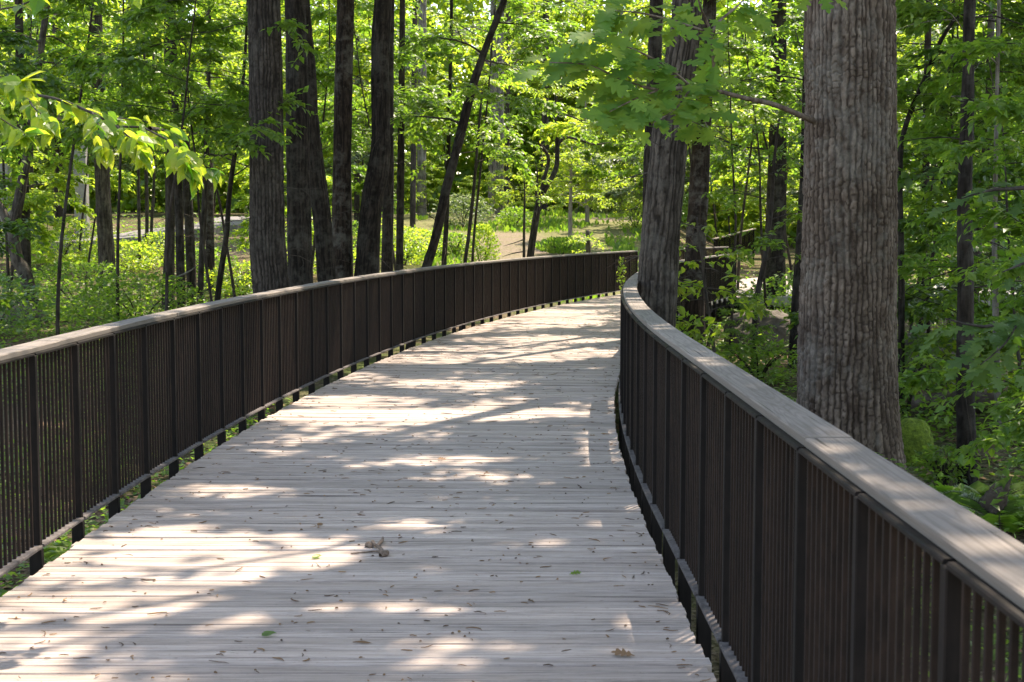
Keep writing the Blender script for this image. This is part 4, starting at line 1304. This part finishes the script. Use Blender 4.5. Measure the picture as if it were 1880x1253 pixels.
def oak_branch():
    rng = np.random.default_rng(23)
    base = np.array(oak.location)
    mb = MB()
    main = np.array([at(1500, 226, 11.65), at(1474, 214, 11.5), at(1420, 192, 11.2), at(1370, 181, 10.9), at(1315, 167, 10.6), at(1270, 160, 10.2), at(1210, 165, 9.9), at(1150, 150, 9.6), at(1080, 120, 9.4), at(1010, 115, 9.2)])
    up1 = np.array([at(1318, 168, 10.6), at(1312, 130, 10.5), at(1306, 75, 10.5), at(1300, 45, 10.5), at(1285, 10, 10.4), at(1275, -40, 10.4)])
    up2 = np.array([at(1306, 60, 10.5), at(1325, 35, 10.6), at(1350, 15, 10.7), at(1380, -15, 10.8)])
    s1 = np.array([at(1270, 160, 10.2), at(1220, 120, 9.8), at(1150, 85, 9.5), at(1080, 60, 9.2)])
    s2 = np.array([at(1210, 165, 9.9), at(1160, 185, 9.5), at(1120, 205, 9.2)])
    s3 = np.array([at(1315, 167, 10.6), at(1290, 200, 10.2), at(1300, 240, 9.9)])
    s4 = np.array([at(1302, 60, 10.5), at(1240, 40, 10.1), at(1180, 25, 9.8), at(1130, 20, 9.5)])
    s5 = np.array([at(1270, 160, 10.2), at(1240, 200, 9.7), at(1200, 225, 9.4)])
    pos, dr = [], []
    for q, (s, r0, cnt) in enumerate(((main, .026, 78), (up1, .018, 14), (up2, .013, 16), (s1, .010, 46), (s2, .008, 28), (s3, .008, 14), (s4, .010, 36), (s5, .008, 26))):
        V, F, A = tube(s - base, np.linspace(r0, .004, len(s)), 9, 40, lumpy=.12, seed=q); mb.add(V, F, A)
        C = catmull(s, 60); T = norm(np.gradient(C, axis=0))
        lo = 26 if q == 0 else 14
        for _ in range(cnt):
            i = int(rng.integers(lo, 60))
            if q == 0 and C[i][0] > at(1300, 160, 10.5)[0]: continue
            a = rng.normal(0, 1.0)
            v = np.array([T[i][0] * math.cos(a) - T[i][1] * math.sin(a), T[i][0] * math.sin(a) + T[i][1] * math.cos(a), rng.uniform(-.75, .1)])
            pos.append(C[i] - base + v * rng.uniform(.02, .14) + rng.normal(0, .03, 3)); dr.append(v)
    pos, dr = np.array(pos), np.array(dr); n = len(pos)
    nm = rng.normal(0, .24, (n, 3)) + np.array([0, -.8, 1.])
    b = link("branch", mb.build("branch", BARK["oak"], smooth=True), oak)
    tag(b, "low leafy limb growing out to the left over the boardwalk")
    link("leaves", leaf_mesh("leaves", pos, dr, nm, rng.uniform(.15, .23, n), "oak", LEAF["oak"], rng.random(n)), b)
    # a few leaves hanging at the top of the frame in front of the trunk
    pos = np.array([at(1490, -12, 9.6), at(1505, -15, 9.6), at(1520, -12, 9.7), at(1482, -16, 9.6)]) - base
    dr = np.array([[-.4, -.2, -.5], [.2, -.3, -.5], [.6, -.1, -.4], [-.8, .1, -.2]])
    link("top_leaves", leaf_mesh("top_leaves", pos, dr, np.tile([0, -.5, 1.], (4, 1)), np.full(4, .17), "oak", LEAF["oak"], rng.random(4)), b)
oak_branch()

# ------------------------------------------------------------------ shrubs, ferns, stones, logs
def bush_mesh(seed, r, h, n, size, kind, upright=.2):
    rng = np.random.default_rng(seed)
    a = rng.uniform(0, 6.28, n); u = rng.random(n) ** .5; z = rng.random(n)
    prof = np.sin(np.clip(z * .9 + .1, 0, 1) * 3.0) ** .6
    rr = r * u * prof * (.75 + .5 * fbm(a * 1.5, z * 4, seed))
    pos = np.stack([rr * np.cos(a), rr * np.sin(a), h * z + .05], -1)
    dr = np.stack([np.cos(a), np.sin(a), np.full(n, upright)], -1) + rng.normal(0, .5, (n, 3))
    nm = rng.normal(0, .5, (n, 3)) + np.array([0, 0, 1.])
    return leaf_mesh("foliage", pos, dr, nm, rng.uniform(.6, 1.2, n) * size, kind, None, rng.random(n))

def shrub(name, label, px, d, r, h, n, size, leaf, seed, kind="simple", cat="shrub", group=None, upright=.2):
    x = (px - CX) / FPX * d
    root = thing(name, label, cat, (x, d, float(ground_z(x, d))), 0, group)
    me = bush_mesh(seed, r, h, n, size, kind, upright); me.materials.append(LEAF[leaf])
    link("foliage", me, root)
    rng = np.random.default_rng(seed); mb = MB()
    for q in range(7):
        a = rng.uniform(0, 6.28)
        V, F, A = tube(np.array([[0, 0, -.1], [.2 * r * math.cos(a), .2 * r * math.sin(a), .4 * h], [.6 * r * math.cos(a), .6 * r * math.sin(a), .85 * h]]), np.array([.02, .014, .005]), 5, 8)
        mb.add(V, F, A)
    link("stems", mb.build("stems", BARK["dark"]), root)

shrub("evergreen_shrub", "dense upright yellow green shrub behind the left railing right of the slanting trunk", 886, 42, .55, 1.75, 2600, .09, "bright", 401, upright=.9)
shrub("round_shrub", "round blue grey shrub at the back of the clearing", 1118, 70, 1.1, 1.7, 1500, .16, "pine", 402)
shrub("sunlit_shrub", "sunlit yellow green shrub in front of the pavilion at far left", 110, 47, 1.9, 1.5, 2600, .14, "bright", 403)
shrub("sunlit_shrub", "yellow green low shrub beside the tall grey brown trunk", 225, 45, 1.4, .9, 1700, .13, "bright", 404)
shrub("leafy_bush", "green leafy bush just left of the grey brown trunk", 150, 33, 1.5, 1.3, 2200, .12, "mid", 405)
shrub("leafy_bush", "broad green bush in front of the grey brown trunk", 255, 29, 1.4, 1.05, 2200, .11, "mid", 406)
shrub("low_shrub", "sunlit low shrub left of the thickest left trunk", 445, 40, 1.1, .9, 1400, .12, "bright", 407)
shrub("leafy_bush", "shaded bush at the far left border behind the railing", -20, 27, 1.4, 1.1, 1800, .11, "deep", 408)
shrub("fresh_shrub", "fresh light green shrub at the foot of the leaning trunk", 1275, 17.2, .42, 1.15, 330, .11, "bright", 409, "ovate")
shrub("low_shrub", "green low shrub in front of the boulder", 1395, 20, .7, .55, 900, .08, "mid", 410)
shrub("leafy_bush", "shaded leafy bush beyond the far side of the oak trunk", 1670, 17, .8, .9, 1100, .10, "deep", 411)
shrub("weedy_shrub", "fine leaved weedy shrub between the mossy stone and the vine trunk", 1740, 12.2, .28, .30, 700, .055, "mid", 412)
shrub("leafy_bush", "sun speckled bush at the right border behind the pale thin stem", 1862, 16.5, 1.0, 1.2, 1500, .11, "bright", 413)
shrub("leafy_bush", "dark bush between the boulder and the far deck", 1440, 33, 1.3, 1.0, 1500, .12, "mid", 414)
shrub("clearing_shrub", "pale shrub under the far trunks left of the clearing", 850, 60, 1.3, 1.3, 1300, .15, "pine", 415)
shrub("clearing_shrub", "loose green shrub behind the slim dark trunk", 742, 47, 1.2, 1.2, 1300, .13, "bright", 416)
shrub("clearing_shrub", "tall grass like clump beside the lime young trees", 1030, 50, .9, .5, 700, .16, "mid", 417, upright=2.0)

for q, (px, d, r, h, leaf, lab) in enumerate([(300, 47, 1.3, 1.0, "bright", "sunlit shrub behind the black and grey trunk pair"), (375, 45, 1.0, .8, "mid", "green shrub behind the thin straight grey stem"),
        (525, 46, 1.2, 1.1, "bright", "bright shrub between the thickest trunk and its black neighbour"), (612, 44, 1.0, 1.2, "bright", "bright shrub seen between the bowed and patchy trunks"),
        (655, 48, 1.2, 1.3, "mid", "green shrub seen between the patchy and kinked trunks"), (700, 52, 1.0, 1.0, "bright", "lime shrub at the foot of the narrow black trunk"),
        (945, 60, .8, .8, "mid", "little green shrub left of the crooked tree"), (1165, 58, 1.0, 1.1, "bright", "bright shrub touching the left side of the leaning trunk"), (835, 50, .7, .7, "mid", "small shrub right of the slanting trunk"),
        (770, 49, .9, .9, "bright", "lime shrub left of the slanting trunk's foot")]):
    shrub("woodland_shrub", lab, px, d, r, h, 900, .13, leaf, 430 + q, upright=.5)

def fern(label, x, y, s, seed):
    rng = np.random.default_rng(seed)
    root = thing("fern", label, "fern", (x, y, float(ground_z(x, y))), 0, "ferns by the boardwalk")
    pos, dr, nm, sz = [], [], [], []
    mb = MB()
    for f in range(9):
        a = f * 6.28 / 9 + rng.normal(0, .2)
        L = s * rng.uniform(.7, 1.1)
        t = np.linspace(0, 1, 22)
        d = np.array([math.cos(a), math.sin(a), 0])
        C = d * (t * L * .8)[:, None] + np.array([0, 0, 1.]) * (L * (.75 * t - .62 * t * t))[:, None]
        V, F, A = tube(C, np.linspace(.004, .001, 22), 4); mb.add(V, F, A)
        sd = np.array([-d[1], d[0], 0])
        for i in range(3, 22):
            for sg in (-1, 1):
                pos.append(C[i]); dr.append(sd * sg + d * .25 + np.array([0, 0, -.1])); nm.append([0, 0, 1.] - .4 * d)
                sz.append(L * .30 * math.sin(min(1, (i - 1) / 21 * 1.0) * 2.6) + .01)
    n = len(pos)
    V = leaf_mesh("fronds", np.array(pos), np.array(dr), np.array(nm), np.array(sz) * np.array(1.0), "clump", LEAF["mid"], rng.random(n))
    link("fronds", V, root)
    link("stems", mb.build("stems", BARK["dark"]), root)
fern("fern showing through the gap under the left railing near the left border", -2.75, 6.6, .5, 501)
fern("fern under the left railing by the second gap from the left border", -2.80, 7.9, .45, 502)
fern("fern under the left railing a few posts along", -2.85, 9.4, .45, 503)
fern("fern growing below the broken stump at the right border", 3.55, 10.2, .6, 504)
fern("broad fern between the vine trunk and the broken stump", 3.85, 11.2, .65, 505)
fern("fern behind the right railing at the bottom right corner", 1.75, 4.6, .55, 506)

def blob(name, label, cat, px, d, size, mat, seed, zoff=0.0, amp=.35, part=None, rotz=0.0):
    import bmesh
    x = (px - CX) / FPX * d
    bm = bmesh.new()
    bmesh.ops.create_icosphere(bm, subdivisions=5, radius=1.0)
    V = np.array([v.co[:] for v in bm.verts])
    F = np.array([[v.index for v in f.verts] for f in bm.faces]); bm.free()
    n = fbm(V[:, 0] * 1.4 + 7 * seed, V[:, 1] * 1.4 + V[:, 2] * 1.1, seed) + .35 * fbm(V[:, 0] * 5 + 3, V[:, 2] * 5 + V[:, 1] * 4, seed + 3) + .15 * fbm(V[:, 0] * 14, V[:, 2] * 14 + V[:, 1] * 9, seed + 5)
    V = np.sign(V) * np.abs(V) ** .8
    V = V * (1 + amp * (n - .75))[:, None] * np.array(size)
    me = mesh(name, V, [F], mat, smooth=True)
    o = tag(link(name, me, None, (x, d, float(ground_z(x, d)) + zoff), rotz), label, cat)
    return o
blob("boulder", "large brown grey boulder beyond the right railing", "boulder", 1398, 25.5, (.66, .5, .58), M_ROCK, 3, .18)
blob("mossy_stone", "moss covered upright stone block just right of the oak trunk", "stone", 1684, 13.4, (.19, .22, .44), M_MOSS, 5, -.02, .2)
blob("boulder", "dark shaded rock at the far left border", "boulder", 5, 30, (.9, .6, .55), M_ROCK, 7, .1)
blob("rock", "dark rock under the overhanging leaves right of the oak", "boulder", 1700, 20, (.6, .45, .55), M_ROCK, 9, .2)

def log(name, label, cat, pts, rad, mat, seed, cells=.01):
    P = np.array(pts)
    base = P.mean(0)
    V, F, A = tube(P - base, np.array(rad), 26, 50, cells, (.05, .3), 0, seed, .14)
    mb = MB(); mb.add(V, F, A)
    return tag(link(name, mb.build(name, mat, smooth=True), None, tuple(base)), label, cat)
def gpt(px, d, dz): 
    x = (px - CX) / FPX * d
    return np.array([x, d, float(ground_z(x, d)) + dz])
def stump():
    P = np.array([at(1788, 1010, 10.4), at(1806, 965, 10.4), at(1820, 930, 10.4), at(1830, 912, 10.4)])
    base = P[1]
    mb = MB()
    V, F, A = tube(P - base, np.array([.12, .105, .095, .080]), 30, 40, .022, (.04, .3), 0, 3, .12)
    mb.add(V, F, A)
    for (dx, dy, h, r) in ((-.05, 0, .10, .03), (.035, -.03, .15, .03), (.0, .04, .07, .035), (.05, .03, .05, .03), (-.02, -.05, .06, .03)):
        q = P[3] + np.array([dx, dy, -.06])
        V, F, A = tube(np.array([q, q + [dx * .2 + .02, dy * .2, .06 + h * .5], q + [dx * .3 + .05, 0, .06 + h]]) - base, np.array([r, r * .6, .004]), 8, 10, 0, seed=int(h * 100), lumpy=.2)
        mb.add(V, F, A)
    tag(link("stump", mb.build("stump", M_ROT, smooth=True), None, tuple(base)), "broken rotten stump with splintered top behind the handrail at the right border", "stump")
stump()
log("fallen_log", "mossy dark log lying behind the broken stump", "log", [gpt(1690, 16, .25), gpt(1780, 15.5, .35), gpt(1900, 15, .3)], [.13, .12, .1], M_ROT, 5)
log("fallen_log", "dark log lying behind the left railing below the bush", "log", [gpt(235, 26, .35), gpt(300, 26, .42), gpt(400, 26.5, .40)], [.12, .13, .1], M_ROT, 6)
log("fallen_log", "thin grey fallen limb lying left of the thickest left trunk", "log", [gpt(405, 33, .25), gpt(440, 33, .3), gpt(480, 33, .2)], [.07, .06, .04], M_ROT, 8)
log("dead_branch", "pale dead branch arching over the ferny ground near the black trunk", "branch", [at(285, 515, 30), at(315, 512, 29.5), at(345, 500, 29.5), at(362, 488, 29.5)], [.012, .02, .018, .008], BARK["pale"], 9)

# sprig growing up through the far end of the left railing
def sprig():
    x, y, h = way(35.4, -1.40)
    rng = np.random.default_rng(31)
    root = thing("sprig", "little leafy sprig growing up through the far end of the left railing", "plant", (float(x), float(y), -.3))
    C = np.array([[0, 0, 0], [.02, 0, .4], [-.01, 0, .8], [.03, 0, 1.15]])
    V, F, A = tube(C, np.array([.008, .007, .005, .003]), 5, 14); mb = MB(); mb.add(V, F, A)
    link("stem", mb.build("stem", BARK["grey"]), root)
    n = 70
    z = rng.uniform(.4, 1.2, n)
    pos = np.stack([rng.normal(0, .05, n), rng.normal(0, .04, n), z], -1)
    dr = rng.normal(0, 1, (n, 3)); dr[:, 2] += .5
    link("leaves", leaf_mesh("leaves", pos, dr, rng.normal(0, 1, (n, 3)), rng.uniform(.07, .12, n), "simple", LEAF["bright"], rng.random(n)), root)
sprig()

# ------------------------------------------------------------------ far pavilion, path and rising railing
def pavilion():
    d = 55.0
    base = gpt(110, d, 0)
    root = thing("pavilion", "pale open pavilion with a brown roof seen through the trees at far left", "building", tuple(base))
    def bx(px0, px1, py0, py1, d0, d1):
        a, b = at(px0, py1, d), at(px1, py0, d)
        return (a[0] - base[0], b[0] - base[0], d0 - d, d1 - d, a[2] - base[2], b[2] - base[2])
    link("roof", bevel_mesh("roof", [bx(-120, 158, 196, 232, d - .4, d + 5)], M_ROOF, .02, 1), root)
    for px in (148, 6, -110):
        link("column", bevel_mesh("column", [bx(px - 8, px + 10, 232, 432, d - .2, d + .2)], M_CONC, .03, 2), root)
    link("bench", bevel_mesh("bench", [bx(70, 135, 424, 430, d - .1, d + .35), bx(78, 84, 430, 445, d, d + .2), bx(120, 126, 430, 445, d, d + .2)], M_ROOF, .01, 1), root)
    link("floor", bevel_mesh("floor", [bx(-130, 168, 432, 450, d - .5, d + 5)], M_CONC, .02, 1), root)
pavilion()

def far_path():
    pts = [(-25, 52), (-19, 51), (-15.5, 52), (-13.2, 55.5), (-11.5, 62)]
    P = catmull(np.array([(x, y, 0.0) for x, y in pts]), 40)
    T = norm(np.gradient(P, axis=0)); S = np.stack([T[:, 1], -T[:, 0], 0 * T[:, 0]], -1)
    V = []
    for p, s in zip(P, S):
        for w, z in ((-1.1, -.4), (-1.1, 0), (1.1, 0), (1.1, -.4)):
            q = p + s * w
            V.append((q[0], q[1], float(ground_z(p[0], p[1])) + .28 + z))
    F = []
    for k in range(39):
        for s in range(3):
            F.append((4 * k + s, 4 * k + 4 + s, 4 * k + 5 + s, 4 * k + 1 + s))
    tag(link("path", mesh("path", np.array(V), [np.array(F)], M_ASPH)), kind="structure")
far_path()

def landing():
    # pale concrete landing joining the boardwalk from the right beyond the end of the right railing
    a = [way(35.5, HALF + .03), way(42.5, HALF + .03)]
    V = []
    for z in (-.25, -.012):
        V += [(float(a[0][0]), float(a[0][1]), z), (float(a[0][0]) + 7, float(a[0][1]) + .5, z), (float(a[1][0]) + 7, float(a[1][1]) + 3, z), (float(a[1][0]), float(a[1][1]), z)]
    F = [(0, 3, 2, 1), (4, 5, 6, 7), (0, 1, 5, 4), (1, 2, 6, 5), (2, 3, 7, 6), (3, 0, 4, 7)]
    tag(link("landing", mesh("landing", np.array(V), [np.array(F)], M_CONC)), kind="structure")
landing()

def far_railing():
    A, B = at(1312, 438, 60), at(1384, 420, 64)
    gA = A[2] - 1.07; base = np.array([A[0], A[1], gA])
    root = thing("railing", "distant reddish brown railing with a bright sunlit top rising beyond the saplings", "railing", tuple(base), 0, "steel railings with wooden handrails")
    dirv = (B - A); L = np.linalg.norm(dirv[:2]); h = -math.atan2(dirv[0], dirv[1])
    slope = dirv[2] / L
    def strip(w, z0, z1, e0=0.0, e1=0.0):
        u = np.array([dirv[1], -dirv[0], 0]) / L
        V = []
        for s in (-e0, L + e1):
            c = np.array([dirv[0], dirv[1], 0]) / L * s
            for a, z in ((-1, z0), (1, z0), (1, z1), (-1, z1)):
                V.append(c + u * a * w / 2 + np.array([0, 0, z + slope * s]))
        return np.array(V), [np.array([(0, 3, 2, 1), (4, 5, 6, 7), (0, 1, 5, 4), (1, 2, 6, 5), (2, 3, 7, 6), (3, 0, 4, 7)])]
    V, F = strip(.18, 1.03, 1.07, .1, .1)
    link("handrail_board", mesh("handrail_board", V, F, M_CAP, face_rnd=np.full(6, .3), uv=np.tile([[0, 0], [1, 0], [1, .2], [0, .2]], (6, 1))), root)
    V, F = strip(.05, .117, .13)
    link("bottom_rail", mesh("bottom_rail", V, F, M_POST), root)
    n = 9
    mb = MB()
    for q in range(n):
        s = L * q / (n - 1)
        c = np.array([dirv[0] / L * s, dirv[1] / L * s, slope * s])
        link("post", me_post, root, tuple(c), h)
        if q < n - 1:
            for b in range(1, 11):
                s2 = s + L / (n - 1) * b / 11
                v0, f0 = box(-.0065, .0065, -.0065, .0065, .131, 1.03)
                mb.add(v0 + np.array([dirv[0] / L * s2, dirv[1] / L * s2, slope * s2]), f0)
    tag(link("balusters", mb.build("balusters", M_BAL), root), kind="stuff")
far_railing()
